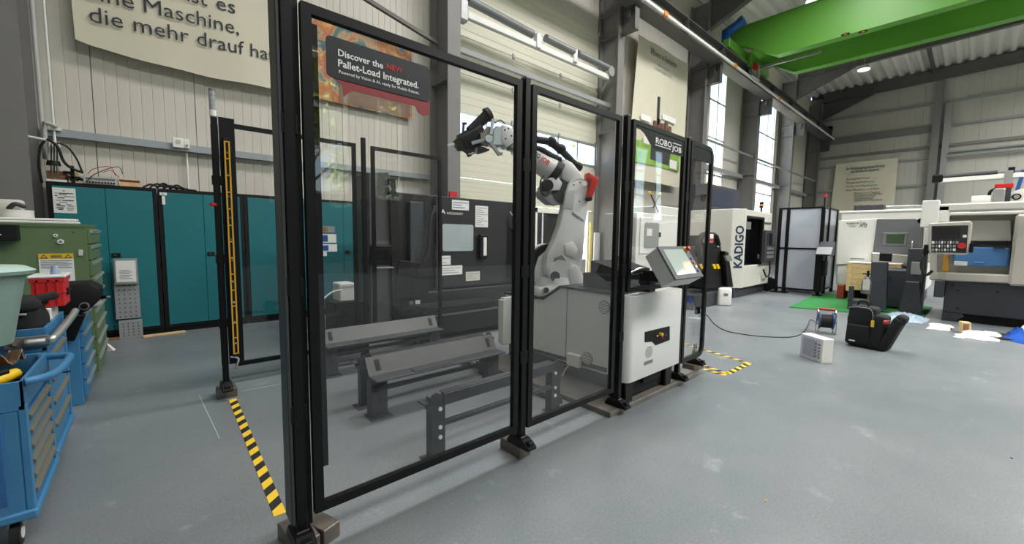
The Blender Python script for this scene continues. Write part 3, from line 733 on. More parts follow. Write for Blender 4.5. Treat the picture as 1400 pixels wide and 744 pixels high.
# small sticker on second panel
a, c = at(731, 120, Y=1.692), at(741, 128, Y=1.692)
s_ = MB().box(a.x, c.x, 1.7035, 1.7045, c.z, a.z).build('sticker', PAPER, f2); text('O', (a.x+.012, 1.703, c.z+.012), (1, 0, 0), (0, 0, 1), RED, s_, height=.02)
# fascia of panel 3 with lettering
fz = [at(*p, Y=1.70) for p in ((862, 172), (876, 177), (882, 183), (889, 196), (896, 204), (932, 214))]
o = MB().prism([(3.45, 2.13), (2.70, 2.13)]+[(2.70, fz[0].z)]+[(p.x, p.z) for p in fz[1:]]+[(3.45, fz[-1].z)], 'y', 1.699, 1.704).build('fascia', BLK, f3)
a = at(896.5, 194.5, Y=1.696); c = at(931, 206, Y=1.696)
def robotext(pl, pr, s, h, nm='lettering'):
    a, c = at(*pl, Y=1.697), at(*pr, Y=1.697); text(s, a, (1, 0, 0), (0, 0, 1), PAPER, o, width=c.x-a.x, height=h, bold=.025)
robotext((896.5, 195.5), (918.5, 202), 'ROBO', at(896.5, 187, Y=1.697).z-at(896.5, 195.5, Y=1.697).z)
robotext((918.5, 205.5), (931.5, 209), 'JOB', at(920, 198, Y=1.697).z-at(920, 205.6, Y=1.697).z)
for (p, q) in (((896, 198), (917, 204.2)), ((920, 195.6), (931.5, 199))):
    a, c = at(*p, Y=1.697), at(*q, Y=1.697); z = (a.z+c.z)/2; MB().box(a.x, c.x, 1.6965, 1.698, z-.0035, z+.0035).build('underline', PAPER, o)
z = at(960, 221, Y=1.7).z
MB().box(3.62, 4.01, 1.699, 1.704, z, 2.13).build('fascia', BLK, f4)
# posts
fence_post(.405, FY, 'thick near corner post of the robot cell fence', h=2.3)
fence_post(1.605, FY, 'middle fence post standing on a steel block before the robot')
fence_post(2.60, FY, 'fence post just left of the white control cabinet', z0=.04)
fence_post(3.535, FY, 'fence post just right of the white control cabinet', z0=.04)
fence_post(4.02, FY+.06, 'short foot post under the rounded end panel', h=.2)
fence_post(.41, 3.87, 'far left fence post behind the striped floor tape', h=2.17)
steel_block(.415, 1.80, 0, .1, 'worn steel block under the near corner post', .10, .2)
steel_block(.50, 1.80, 0, .35, 'steel block partly hidden behind the near corner post', .08, .16)
steel_block(1.615, 1.77, 0, 0, 'steel block under the middle fence post')
steel_block(4.06, 1.80, 0, 0, 'steel block under the rounded end panel', .22, .12)
steel_block(.415, 3.92, 0, 0, 'rusty steel block under the far left fence post', .13, .14)
# corner light barriers
def barrier(x, y, name_label, zt, zb_, face, wdt):
    t = thing('light_barrier', name_label, 'light barrier', (x, y, zb_), 0, 'light barrier columns at the open side')
    MB().box(x, x+wdt, y-.004, y+.004, zb_, zt, b=.001).build('mounting_plate', BLK, t)
    return t
t = barrier(.435, 3.85, 'black light barrier column with yellow strip on the far left post', 2.18, .27, -1, .10)
a = at(311, 195, Y=3.84); z0_, z1_ = at(322, 482, Y=3.84).z, a.z
MB().box(.455, .50, 3.81, 3.846, z0_-.03, z1_+.03, b=.003).build('sensor_housing', BLKM, t)
ys_ = MB(); ys_.box(.458, .468, 3.802, 3.812, z0_, z1_); ys_.box(.486, .496, 3.802, 3.812, z0_, z1_)
for k in range(14): ys_.box(.458, .496, 3.802, 3.811, z0_+(z1_-z0_)*k/13-.004, z0_+(z1_-z0_)*k/13+.004)
ys_.build('yellow_strip', mat('gold_strip', 'c99b2d', .4), t)
for k in range(10): MB().box(.470, .484, 3.803, 3.808, z0_+(z1_-z0_)*(k+.5)/10-.008, z0_+(z1_-z0_)*(k+.5)/10+.008).build('lens', CHROME, t)
a = at(321, 495, Y=3.84); MB().tube([(a.x-.03, 3.82, a.z+.05), (a.x+.02, 3.81, a.z+.03), (a.x, 3.815, a.z-.05)], .008).build('cable_stub', INKG, t, smooth=True)
t = barrier(.50, 1.86, 'black light barrier column beside the near corner post', 2.16, .27, 1, .06)
MB().box(.505, .55, 1.868, 1.90, .3, 2.1, b=.003).build('sensor_housing', BLK, t)
b = MB(); b.box(.368, .382, 1.69, 1.79, .16, 2.32, b=.004)
solo(b, 'post_cover', DARK, 'long dark cover plate on the outer side of the near corner post', 'cover')
solo(MB().box(.424, .452, 1.722, 1.752, .12, 2.2, b=.002), 'filler_strip', BLKM, 'black filler strip between near corner post and first glazed panel', 'strip')
# signal tower
c = at(290, 152, Y=3.87)
t = thing('signal_tower', 'clear signal tower on top of the far left fence post', 'signal lamp', (.405, 3.87, 2.18))
MB().cyl((.405, 3.87, 2.182), (.405, 3.87, 2.225), .022, seg=14).build('base', PAPER, t)
for k in range(4): MB().cyl((.405, 3.87, 2.227+.035*k), (.405, 3.87, 2.260+.035*k), .020, seg=14).build('lens_segment', mat('lens_clear', 'a9adb2', .2, .3), t, smooth=True)
MB().cyl((.405, 3.87, 2.368), (.405, 3.87, 2.38), .021, seg=14).build('cap', GREYM, t)
b = MB(); b.cyl((.395, 3.86, 1.52), (.365, 3.84, 1.52), .014); solo(b, 'push_button', RED, 'small red push button on the far left fence post', 'button')
# rear fence
f5 = fence_panel(.52, 1.60, .15, 2.22, 4.2, 'rear glazed fence panel before the teal cabinets')
f6 = fence_panel(1.76, 2.60, .15, 2.22, 4.2, 'rear glazed fence panel before the dark lathe')
fence_post(1.68, 4.2, 'rear fence post between teal cabinets and dark lathe', h=2.28, z0=0)
# sign on the glass
t = thing('glass_sign', 'black and red lettered sign stuck on the near glass panel', 'sign', (.75, 1.685, 1.9))
Y_ = 1.690
A, B_, Cc, D = at(445, 48, Y=Y_), at(587, 91, Y=Y_), at(587, 137, Y=Y_), at(445, 107, Y=Y_)
def rr(x0, x1, z0, z1, r, n=5):
    out = []
    for cx, cz, a0 in ((x1-r, z1-r, 0), (x0+r, z1-r, 90), (x0+r, z0+r, 180), (x1-r, z0+r, 270)):
        for k in range(n+1): a = math.radians(a0+90*k/n); out.append((cx+r*math.cos(a), cz+r*math.sin(a)))
    return out
sx0, sx1 = A.x, B_.x; st = (A.z+B_.z)/2; sb = (Cc.z+D.z)/2
NAVY = mat('sign_navy', '10141c', .5)
SR = mat('sign_red', '8f2f33', .5)
MB().prism([(sx0, sb+.012), (sx0+.06, sb-.018), (sx0+.065, sb-.06), (sx0+.10, sb-.03), (sx1-.07, sb-.03), (sx1-.055, sb-.055), (sx1-.03, sb-.065), (sx1, sb-.055), (sx1, sb+.04)], 'y', Y_+.002, Y_+.005).build('red_edge', SR, t)
MB().prism(rr(sx0, sx1, sb, st, .018), 'y', Y_-.001, Y_+.0015).build('board', NAVY, t)
k = dict(axis='Y', v=Y_, off=.0025)
def th(p, q): return at(*p, Y=Y_).z-at(*q, Y=Y_).z
ptext('Discover the', (462, 76), (523.5, 93), PAPER, t, bold=.02, **k); ptext('NEW', (528.5, 94), (550, 100), RED, t, bold=.02, **k)
ptext('Pallet-Load Integrated.', (462, 90.5), (572, 118), PAPER, t, bold=.02, **k)
ptext('Powered by Vision & AI, ready for Mobile Robots.', (463, 100), (573, 128.5), PAPER, t, bold=.012, **k)
# small photo cards on rear of the near panel
t = thing('photo_cards', 'small white and blue printed cards on the rear glass panel', 'card', (.6, 4.18, 1.2))
for (p, q, m) in (((437, 309), (458, 318), INKG), ((436, 320), (460, 332), PAPER), ((437, 334), (461, 344), PAPER), ((437, 344), (447, 350), PAPER)):
    a, c = at(*p, Y=4.175), at(*q, Y=4.175); o = MB().box(a.x, c.x, 4.176, 4.18, c.z, a.z).build('card', m, t)
    MB().box(a.x+.02, (a.x+c.x)/2, 4.174, 4.176, c.z+.01, a.z-.01).build('print', BLUED if m is PAPER else WOODD, o)
# ================= PALLET STATIONS =================
SG = mat('station_grey', '383b40', .5, var=.08)
SGP = mat('station_plate', '393938', .4, .2, var=.06, scale=15)
def stand_a(x0, x1, y, label, h=.39):
    t = thing('pallet_stand', label, 'stand', ((x0+x1)/2, y, 0), 0, 'dark pallet stands inside the cell')
    for s, x in ((1, x0), (-1, x1)):
        w_ = .11
        X = lambda d: x+s*d
        pts = [(X(.02), 0), (X(.02), .22), (X(.005), .29), (X(-.02), .325), (X(-.02), .345), (X(.012), .345), (X(.02), h), (X(.05), h+.012), (X(w_), h-.02), (X(w_), 0)]
        b = MB(); b.prism(pts, 'y', y-.004, y+.004); b.box(min(X(.02), X(.028)), max(X(.02), X(.028)), y, y+.06, 0, h-.02)
        b.box(min(X(w_), X(w_-.008)), max(X(w_), X(w_-.008)), y, y+.06, 0, h-.03)
        b.box(min(X(-.02), X(w_)), max(X(-.02), X(w_)), y-.004, y+.09, .335, .345)
        lg = b.build('leg', SG, t)
        MB().box(x-.02 if s > 0 else x-w_-.01, x+w_+.01 if s > 0 else x+.02, y-.05, y+.08, 0, .008, b=.003).build('foot_plate', SG, t)
        for z in (.30, .19, .13): MB().cyl((X(.075), y-.012, z), (X(.075), y-.004, z), .012, seg=10).build('bolt', PAPER, lg)
    MB().box(x0+.1, x1-.1, y-.01, y+.03, h-.075, h-.005, b=.003).build('top_rail', SG, t)
    MB().box(x0+.1, x1-.1, y+.0, y+.03, .185, .215, b=.003).build('lower_rail', SG, t)
    MB().box(x0+.1, x1-.1, y-.004, y+.05, h-.005, h, b=.001).build('rail_lip', SGP, t)
    return t
def stand_b(x0, x1, y, label):
    t = thing('pallet_stand', label, 'stand', ((x0+x1)/2, y, 0), 0, 'sloping topped pallet stands inside the cell')
    for x in (x0, x1-.12):
        b = MB(); b.box(x, x+.12, y-.003, y+.003, 0.008, .25); b.prism([(x, .2), (x-.0, .27), (x+.02, .29), (x+.12, .29), (x+.12, .2)], 'y', y-.003, y+.003)
        b.box(x, x+.006, y, y+.08, .008, .28); b.box(x+.114, x+.12, y, y+.08, .008, .28)
        lg = b.build('leg', SG, t)
        MB().box(x+.055, x+.065, y-.005, y-.003, .09, .22).build('slot', PAPER if False else SGP, lg)
        MB().box(x-.02, x+.14, y-.06, y+.09, 0, .01, b=.004).build('foot_plate', SG, t)
    sl = [(y+.02, .300), (y+.02, .306), (y+.085, .425), (y+.10, .425), (y+.10, .415), (y+.03, .300)]
    o = MB().prism([(y+.03, .30), (y+.10, .42), (y+.105, .42), (y+.04, .30)], 'x', x0, x1).build('sloping_panel', SGP, t)
    for x in (x0+.06, x1-.09):
        nrm = Vector((0, -.12, .07)).normalized()
        MB().loft([(x, y+.044, .325), (x+.035, y+.044, .325), (x+.035, y+.085, .395), (x, y+.085, .395)], [(x, y+.044-.004, .328), (x+.035, y+.044-.004, .328), (x+.035, y+.081, .398), (x, y+.081, .398)]).build('slot', BLKM, o)
    MB().box(x0, x1, y-.10, y+.035, .285, .30, b=.003).build('shelf', SG, t)
    MB().box(x0+.3, x0+.62, y-.09, y+.0, .3005, .305).build('guide_plate', SGP, t)
    MB().box(x0+.1, x1-.1, y+.0, y+.03, .185, .215, b=.003).build('lower_rail', SG, t)
    return t
stand_a(1.15, 2.29, 2.0, 'dark pallet stand nearest the front glass with bolted legs')
stand_b(1.13, 2.30, 2.76, 'sloping topped pallet stand in the middle of the cell')
stand_a(1.13, 2.42, 3.0, 'bolted dark stand right behind the middle sloping stand')
stand_b(1.15, 2.36, 3.86, 'sloping topped pallet stand at the rear of the cell')
stand_a(1.16, 2.45, 4.06, 'bolted dark stand at the very back of the cell')
for y0, y1, lb in ((2.07, 2.74, 'low dark rail on the floor between the two nearer pallet stands'), (3.05, 3.82, 'low dark rail on the floor between the two rear pallet stands')):
    b = MB(); b.box(2.34, 2.38, y0, y1, 0.02, .05); b.box(2.33, 2.39, y0, y0+.04, 0, .02); b.box(2.33, 2.39, y1-.04, y1, 0, .02)
    solo(b, 'floor_rail', SG, lb, 'rail')
# ================= ROBOT UNIT =================
solo(MB().box(2.45, 3.88, 1.665, 3.3, 0, .04, b=.002), 'base_plate', mat('plate_steel', '75706a', .5, .3, var=.25, scale=7), 'large raw steel plate under the robot cabinet and controls', 'plate')
t = thing('robot_cabinet', 'white cabinet carrying the robot, with round vents on its side', 'cabinet', (3.2, 2.5, .04))
prof = [(1.90, .17), (1.90, .84), (2.48, .845), (2.70, .71), (3.25, .70), (3.25, .17)]
MB().prism(prof, 'x', 2.80, 3.58, b=.004).build('body', WHTC, t)
MB().prism([(1.88, .842), (1.88, .862), (2.49, .867), (2.71, .73), (3.26, .72), (3.26, .702), (2.70, .712), (2.48, .848)], 'x', 2.79, 3.6).build('dark_top', BLK, t)
MB().box(2.83, 3.55, 1.93, 3.22, .05, .17).build('plinth', DARK, t)
MB().box(2.798, 2.801, 2.395, 2.405, .18, .84).build('door_gap', INKG, t)
MB().prism([(1.95, .19), (1.95, .23), (3.2, .2), (3.2, .172)], 'x', 2.795, 2.80).build('lower_trim', SLATE, t)
for p in ((826, 420), (803, 490)):
    c = at(*p, X=2.797); v = MB().cyl((2.792, c.y, c.z), (2.80, c.y, c.z), .055, seg=28).build('round_vent', GREYM, t)
    for k in range(-3, 4):
        l = math.sqrt(max(.05**2-(k*.014)**2, 0)); MB().box(2.790, 2.792, c.y-l, c.y+l, c.z+k*.014-.003, c.z+k*.014+.003).build('louvre', PAPER, v)
c = at(783, 494, X=2.76); MB().box(2.76, 2.80, c.y-.075, c.y+.075, c.z-.05, c.z+.06, b=.006).build('connection_box', WHT, t)
MB().tube([(2.77, c.y+.05, c.z-.05), (2.76, c.y+.08, .12), (2.74, c.y+.1, .06)], .006).build('cable', PAPER, t, smooth=True)
for p in ((830, 513), (724, 478), (727, 412)):
    c = at(*p, X=2.797); MB().cyl((2.794, c.y, c.z), (2.80, c.y, c.z), .006, seg=8).build('bolt', INK, t)
b = MB(); b.box(2.62, 2.80, 3.06, 3.12, .22, .70, b=.004); b.box(2.60, 2.63, 3.05, 3.13, .24, .68, b=.004); b.build('end_panel', WHT, t)
MB().box(2.95, 3.5, 1.95, 2.4, .867, .872).build('deck_plate', mat('deck_grey', '3c3e40', .25), t)
# front control cabinet
t = thing('control_cabinet', 'white rounded control cabinet at the fence with black button panel', 'cabinet', (3.03, 1.78, .04))
cx0, cx1 = 2.615, 3.475
pl_ = []
for cx, cy, a0, r in ((cx1-.05, 1.70, 270, .05), (cx1, 1.80, 0, .001), (cx0, 1.74, 90, .001), (cx0+.07, 1.71, 180, .065)):
    for k in range(7): a = math.radians(a0+90*k/6); pl_.append((cx+r*math.cos(a), cy+r*math.sin(a)))
MB().prism(pl_, 'z', .215, .875, b=.006, seg=2).build('door', WHTC, t, smooth=True)
MB().box(cx0+.06, cx1-.02, 1.72, 1.85, .06, .215).build('plinth', BLKM, t)
MB().box(cx0+.14, cx1-.02, 1.75, 1.87, .215, .865).build('carcass', BLKM, t)
MB().box(cx0-.015, cx0+.03, 1.735, 1.765, .10, .90).build('side_post', BLK, t)
for x in (cx0+.1, cx1-.15): MB().prism([(x-.05, .04), (x+.05, .04), (x+.06, .21), (x-.06, .21)], 'y', 1.68, 1.76, b=.008).build('foot', BLK, t)
MB().box(2.93, 3.2, 1.69, 1.72, .14, .21).build('drawer_front', BLKM, t)
for z in (.30, .73): MB().box(cx0-.02, cx0+.015, 1.70, 1.76, z-.03, z+.03, b=.006).build('hinge', BLKM, t)
Yc = 1.648
def bq(p): a = at(*p, Y=Yc); return (a.x, a.z)
pan = MB().prism([bq(p) for p in ((881, 454), (915, 446), (915, 465), (896, 472), (891, 467), (881, 468))], 'y', 1.642, 1.652, b=.002).build('button_panel', BLKM, t)
for p, m, r in (((903, 457), YEL, .014), ((903, 460), RED, .010), ((896, 459), CHROME, .009), ((908, 458), BLUED, .009)):
    c = at(*p, Y=1.635); MB().cyl((c.x, 1.615, c.z), (c.x, 1.642, c.z), r, seg=16).build('push_button', m, pan, smooth=True)
c = at(887.5, 481, Y=1.645); v = MB().cyl((c.x, 1.643, c.z), (c.x, 1.65, c.z), .052, seg=28).build('round_vent', PAPER, t)
for k in range(-4, 5):
    l = math.sqrt(max(.048**2-(k*.01)**2, 0)); MB().box(c.x-l, c.x+l, 1.641, 1.643, c.z+k*.01-.002, c.z+k*.01+.002).build('louvre', GREYM, v)
a, c = at(880, 500, Y=1.648), at(892, 493, Y=1.648); MB().box(a.x, c.x, 1.645, 1.65, a.z, a.z+.028).build('name_plate', GREYM, t)
# dark inner box between cabinet and robot deck
t = thing('dark_machine_box', 'black box with sloping edges behind the control cabinet', 'machine', (3.4, 2.2, .87))
b = MB(); b.box(2.95, 3.55, 1.97, 2.35, .873, .99, b=.005); b.build('body', BLK, t)
b = MB(); b.prism([(2.0, .99), (2.0, 1.03), (2.3, 1.10), (2.3, .99)], 'x', 3.0, 3.5); b.build('lid', BLKM, t)
MB().tube([at(862, 373, Y=2.0), at(872, 368, Y=2.0), at(880, 366, Y=2.0)], .012).build('hose', CHROME, t, smooth=True)
# HMI
TL = at(897.6, 338.4, Y=1.52); X0 = TL.x; TR = at(936.5, 337.7, Y=1.52); BL = at(922.5, 383.5, X=X0); BT = at(881, 351.7, X=X0)
wv = Vector((TR.x-X0, 0, 0)); dn = BL-TL; bk = BT-TL
nrm = wv.cross(dn).normalized()
if nrm.y > 0: nrm = -nrm
depth = abs(bk.dot(nrm)); bk = -nrm*depth
t = thing('operator_console', 'tilted grey operator panel with pale screen above the white cabinet', 'control panel', tuple(TL+wv/2+dn+bk))
def quad(u0, u1, v0, v1, d): return [TL+wv*u+dn*v+nrm*d for u, v in ((u0, v0), (u1, v0), (u1, v1), (u0, v1))]
MB().loft(quad(0, 1, 0, 1, 0), quad(.02, .98, .02, 1, -depth), b=.006).build('housing', mat('hmi_grey', 'cbccca', .4), t)
bz_ = MB().loft(quad(-.01, 1.01, -.01, 1.01, .012), quad(-.01, 1.01, -.01, 1.01, 0), b=.004).build('bezel', DARK, t)
MB().loft(quad(.1, .80, .1, .88, .0145), quad(.1, .80, .1, .88, .012)).build('screen', SCRG, bz_)
MB().loft(quad(.5, .8, .5, .88, .0155), quad(.45, .8, .75, .88, .0146)).build('screen_area', mat('screen_warm', 'c9b79f', .2), bz_)
p = TL+wv*.9+dn*.12; b = MB(); b.cyl(p+nrm*.012, p+nrm*.02, .022); b.build('stop_ring', YEL, bz_); MB().cyl(p+nrm*.02, p+nrm*.045, .016).build('emergency_stop', RED, bz_, smooth=True)
for k, m in enumerate((BLUED, RED, CHROME, BLUED)): p = TL+wv*.9+dn*(.42+.13*k); MB().cyl(p+nrm*.012, p+nrm*.02, .009, seg=10).build('button', m, bz_)
m0 = TL+wv*.45+dn*.75-nrm*depth
MB().box(2.98, 3.08, 1.70, 1.80, .875, m0.z+.02, b=.005).build('stand_neck', BLKM, t)
MB().bar((3.03, 1.75, m0.z), (X0+wv.x*.5, m0.y, m0.z+.01), .1, .08).build('tilt_bracket', BLKM, t)

# ================= ROBOT =================
n_ = Vector((-.42, -.907, 0)); B0 = Vector((3.12, 2.85, .73))
def rp(x, y, off=0): return atp(x, y, B0+n_*off, n_)
t = thing('industrial_robot', 'white articulated robot arm with red counterpart piece holding a gripper', 'robot', (3.12, 2.85, .72))
def rprism(px, o0, o1, name, m, b=.01, seg=2, smooth=True, parent=t):
    P = [rp(*p) for p in px]
    return MB().loft([p+n_*o0 for p in P], [p+n_*o1 for p in P], b, seg).build(name, m, parent, smooth=smooth)
def disc(c, r, o0, o1, name, m, seg=32, parent=t):
    p = rp(*c); return MB().cyl(p+n_*o0, p+n_*o1, r, seg=seg).build(name, m, parent, smooth=True)
S = .0075
b = MB(); b.cyl((3.12, 2.85, .73), (3.12, 2.85, .80), .24, .22, 36); b.cyl((3.12, 2.85, .80), (3.12, 2.85, .90), .19, .17, 36); b.build('base', ROBW, t, smooth=True)
rprism([(727, 402), (730, 392), (760, 384), (790, 392), (792, 402), (760, 408)], -.16, .16, 'base_flange', ROBW)
c = rp(738, 394); MB().cyl(c+n_*.17, c+n_*.18, .028, seg=20).build('base_socket', BLKM, t)
disc((752, 360), .20, -.17, -.08, 'shoulder_motor', ROBW); disc((753, 361), .205, -.08, -.03, 'shoulder_ring', BLK)
rprism([(733, 392), (731, 372), (737, 352), (748, 342), (768, 348), (776, 372), (774, 392)], -.12, -.02, 'turret', ROBW, .015)
# lower arm
rprism([(744, 374), (741, 362), (743, 348), (752, 330), (760, 308), (765, 285), (768, 262), (775, 252), (788, 248), (797, 253), (800, 264), (799, 280), (794, 310), (792, 345), (787, 372), (777, 384), (757, 385)], -.02, .11, 'lower_arm', ROBW, .018)
rprism([(766, 334), (776, 330), (783, 340), (780, 352), (767, 348)], .11, .122, 'arm_cover', WHT, .003)
rprism([(764, 285), (777, 288), (779, 262), (768, 262)], .11, .114, 'arm_web', mat('robot_shade', 'c3c4c2', .4), .001)
disc((760, 372), .13, .10, .15, 'joint_housing', ROBW); disc((751, 376), .05, .15, .158, 'joint_plug', INK)
rprism([(752, 352), (762, 348), (768, 356), (762, 366), (750, 364)], .108, .118, 'service_opening', GREYM, .003)
rprism([(768, 366), (778, 360), (784, 366), (800, 400), (797, 408), (788, 406), (772, 386)], .05, .16, 'balancer_link', ROBW, .012)
# elbow and motor housing
disc((785, 262), .125, -.06, .10, 'elbow_housing', ROBW)
for k in range(8):
    a = k*math.pi/4; p = rp(786, 264)+Vector((0, 0, 1))*.095*math.sin(a)+Vector((.907, -.42, 0))*.095*math.cos(a)
    MB().cyl(p+n_*.10, p+n_*.112, .008, seg=8).build('bolt', INK, t)
rprism([(776, 290), (790, 300), (791, 303), (776, 294)], .105, .115, 'seam_line', INKG, .0005)
disc((768, 262), .13, -.06, .07, 'elbow_ring', DARK)
rprism([(736, 264), (745, 246), (757, 240), (768, 246), (769, 276), (762, 281), (750, 280), (738, 270)], -.10, .06, 'motor_housing', mat('robot_grey', '9c9fa1', .4), .012)
rprism([(734, 258), (746, 245), (758, 243), (764, 252), (760, 262), (742, 262)], -.02, .10, 'upper_housing', ROBW, .012)
c = rp(741, 256)
mo = MB().cyl(c+n_*.08, c+n_*.17, .055, seg=20).build('wrist_motor', BLKM, t, smooth=True)
MB().tube([rp(744, 240, .12), rp(739, 248, .16), rp(740, 262, .17), rp(747, 268, .15), rp(752, 258, .1)], .008).build('motor_cable', BLKM, mo, smooth=True)
# red piece
rp_ = rprism([(795, 239), (808, 247), (807, 253), (798, 276), (795, 277), (794, 270), (798, 252), (794, 246)], .06, .17, 'red_lever', REDR, .006)
a = rp(799, 251, .175); MB().obox(a, (.05, .004, .045), (0, 0, math.atan2(-.42, .907)), b=.001).build('label_plate', PAPER, rp_)
c = rp(796, 274); MB().cyl(c+n_*.02, c+n_*.18, .022).build('lever_pin', BLKM, rp_)
# forearm: cylinder from elbow to wrist (partly behind the middle post)
e0, e1, e2 = rp(775, 246), rp(744, 226), rp(712, 205)
rprism([(760, 228), (768, 219), (778, 224), (791, 240), (789, 250), (775, 252), (764, 246)], -.09, .09, 'forearm_block', ROBW, .02)
MB().cyl(rp(761, 238), rp(753, 232), .135, .125, 32).build('forearm_ring', BLK, t, smooth=True)
fa = MB().cyl(rp(754, 233), rp(727, 214), .12, .10, 32).build('forearm', ROBW, t, smooth=True)
MB().cyl(rp(727, 214), rp(700, 196), .09, .07, 28).build('wrist_tube', ROBW, t, smooth=True)
d_ = (rp(754, 226)-rp(727, 207)).normalized(); upv = Vector((0, 0, 1)); upv = (upv-d_*upv.dot(d_)).normalized()
text('ROBO', rp(722, 207, .125)+upv*.0, d_, upv, INK, fa, width=.13, height=.05, bold=.03)
text('JOB', rp(722, 207, .125)+d_*.14, d_, upv, REDR, fa, width=.1, height=.05, bold=.03)
for (p, q, r) in (((728, 190), (753, 194), .035), ((753, 194), (768, 206), .04), ((766, 204), (790, 229), .035)):
    MB().cyl(rp(*p, .02), rp(*q, .02), r, seg=16).build('dress_pack_tube', BLKM, t, smooth=True)
for p in ((754, 194), (767, 204), (790, 228)): MB().sph(rp(*p, .02), .052).build('dress_pack_joint', BLK, t, smooth=True)
MB().tube([rp(732, 203, .06), rp(742, 206, .07), (rp(752, 213, .06)), rp(766, 219, .04)], .032, 12).build('cable_sleeve', BLKM, t, smooth=True)
MB().cyl(rp(742, 206, .07), rp(766, 219, .04), .028, seg=12).build('sleeve_clamp', BLK, t, smooth=True)
rprism([(684, 172), (700, 178), (702, 196), (690, 204), (682, 196)], -.07, .07, 'wrist_head', ROBW, .015)
rprism([(693, 196), (703, 200), (703, 208), (694, 204)], -.05, .05, 'wrist_cover', GREYM, .006)
# gripper
t = thing('robot_gripper', 'black and steel gripper tool on the end of the robot arm', 'gripper', tuple(rp(660, 195)))
def rpr(px, o0, o1, name, m, b=.004): return rprism(px, o0, o1, name, m, b, 1, False, t)
MB().cyl(rp(660, 183), rp(630, 197), .105, .085, 24).build('body', BLK, t, smooth=True)
MB().cyl(rp(630, 197), rp(623, 200), .07, .05, 20).build('nose', mat('bronze_dark', '3f3a2c', .4, .5), t, smooth=True)
MB().cyl(rp(642, 180, .03), rp(667, 157, .03), .045, .052, 20).build('camera_tube', BLKM, t, smooth=True)
MB().cyl(rp(665, 158, .03), rp(670, 155, .03), .068, .06, 20).build('tube_flange', BLK, t, smooth=True)
rpr([(653, 186), (664, 176), (672, 180), (672, 196), (664, 203), (655, 200)], .06, .11, 'bracket_plate', mat('alu_tan', '9a9084', .4, .5))
rpr([(670, 186), (676, 174), (685, 176), (690, 192), (684, 200), (672, 200)], -.08, .06, 'adapter', ALU)
MB().bar(rp(668, 192, .13), rp(683, 212, .13), .03, .03).build('gripper_finger', GALV, t)
MB().bar(rp(681, 211, .13), rp(687, 210, .13), .03, .025).build('finger_tip', GALV, t)
MB().bar(rp(671, 184, .13), rp(674, 163, .13), .028, .025).build('gripper_finger', ALU, t)
MB().bar(rp(645, 196, .12), rp(664, 191, .12), .03, .03).build('gripper_finger', GALV, t)
MB().bar(rp(612, 199, .0), rp(624, 196, .0), .022, .022).build('nose_rod', ALU, t)
MB().bar(rp(634, 168, .0), rp(633, 181, .0), .02, .02).build('small_arm', DARK, t)
MB().bar(rp(632, 169, .0), rp(638, 169, .0), .02, .02).build('small_arm', DARK, t)
rpr([(638, 176), (648, 166), (650, 172), (644, 179)], -.04, .04, 'side_module', BLKM)
rpr([(628, 204), (642, 203), (645, 213), (640, 215), (637, 209)], -.02, .05, 'lower_claw', DARK)
MB().tube([rp(640, 211, .08), rp(650, 209, .08), rp(651, 203, .08)], .008).build('claw_loop', GALV, t, smooth=True)
rpr([(640, 202), (660, 202), (668, 206), (655, 210), (645, 206)], -.05, .05, 'lower_plate', MATS['bronze_dark'])
disc_c = rp(667, 191, .12)
t_ = MB().cyl(disc_c, disc_c+n_*.05, .035, seg=16).build('pivot_hub', ALU, t, smooth=True)
for p in ((655, 182), (660, 180), (653, 185), (668, 205), (690, 178), (695, 176), (699, 186), (691, 190)):
    c = rp(*p, .115); MB().cyl(c, c+n_*.008, .008, seg=8).build('screw', INK, t)
MB().tube([rp(676, 168, .05), rp(684, 164, .05), rp(692, 170, .05)], .012).build('air_hose', GALV, t, smooth=True)

# ================= DARK LATHE BEHIND THE CELL =================
CY = 4.9
t = thing('dark_cnc_lathe', 'dark grey lathe with pale door window behind the robot cell', 'machine', (3.2, 5.6, 0))
ax = lambda px_, py_=330, Y=CY: at(px_, py_, Y=Y)
L0, L1 = ax(530).x, ax(722).x; top_ = 1.86
b = MB(); b.box(L0, L1, CY+.06, 5.85, .12, top_, b=.01); b.box(L0, L1, CY-.05, CY+.06, .12, .55, b=.005); b.build('body', ANTH, t)
MB().box(L0+.02, L1-.02, CY+.1, 5.8, 0, .12).build('plinth', BLKM, t)
d0, d1 = ax(596).x, ax(693).x
dr = MB().box(d0, d1, CY-.0, CY+.06, .58, top_-.01, b=.008).build('sliding_door', mat('lathe_door', '2b2c2e', .35, var=.06), t)
a, c = at(605, 306, Y=CY-.01), at(647, 343, Y=CY-.01)
MB().prism(rr(a.x, c.x, c.z, a.z, .03), 'y', CY-.012, CY+.0).build('window', mat('window_pale', 'a8b3b5', .15, var=.1, scale=3), dr)
a, c = at(656, 320, Y=CY-.05), at(666, 354, Y=CY-.05)
h_ = MB().box(a.x, c.x, CY-.07, CY-.0, c.z, a.z, b=.02, seg=2).build('handle', BLKM, dr); MB().box(a.x+.05, c.x-.03, CY-.08, CY-.07, c.z+.05, a.z-.05, b=.004).build('handle_plate', PAPER, h_)
for (p, q, m) in (((618, 273), (641, 288), PAPER), ((650, 281), (667, 311), PAPER), ((602, 350), (616, 362), PAPER), ((602, 364), (632, 375), PAPER), ((637, 372), (656, 383), CREAM)):
    a, c = at(*p, Y=CY-.004), at(*q, Y=CY-.004); o = MB().box(a.x, c.x, CY-.005, CY-.0, c.z, a.z).build('notice', m, dr)
    n = max(2, int((a.z-c.z)/.03))
    for k in range(1, n): z = c.z+(a.z-c.z)*k/n; MB().box(a.x+.02, c.x-.02-.05*(k % 3), CY-.007, CY-.005, z-.004, z+.004).build('print_line', BLUED if p[0] == 618 else INKG, o)
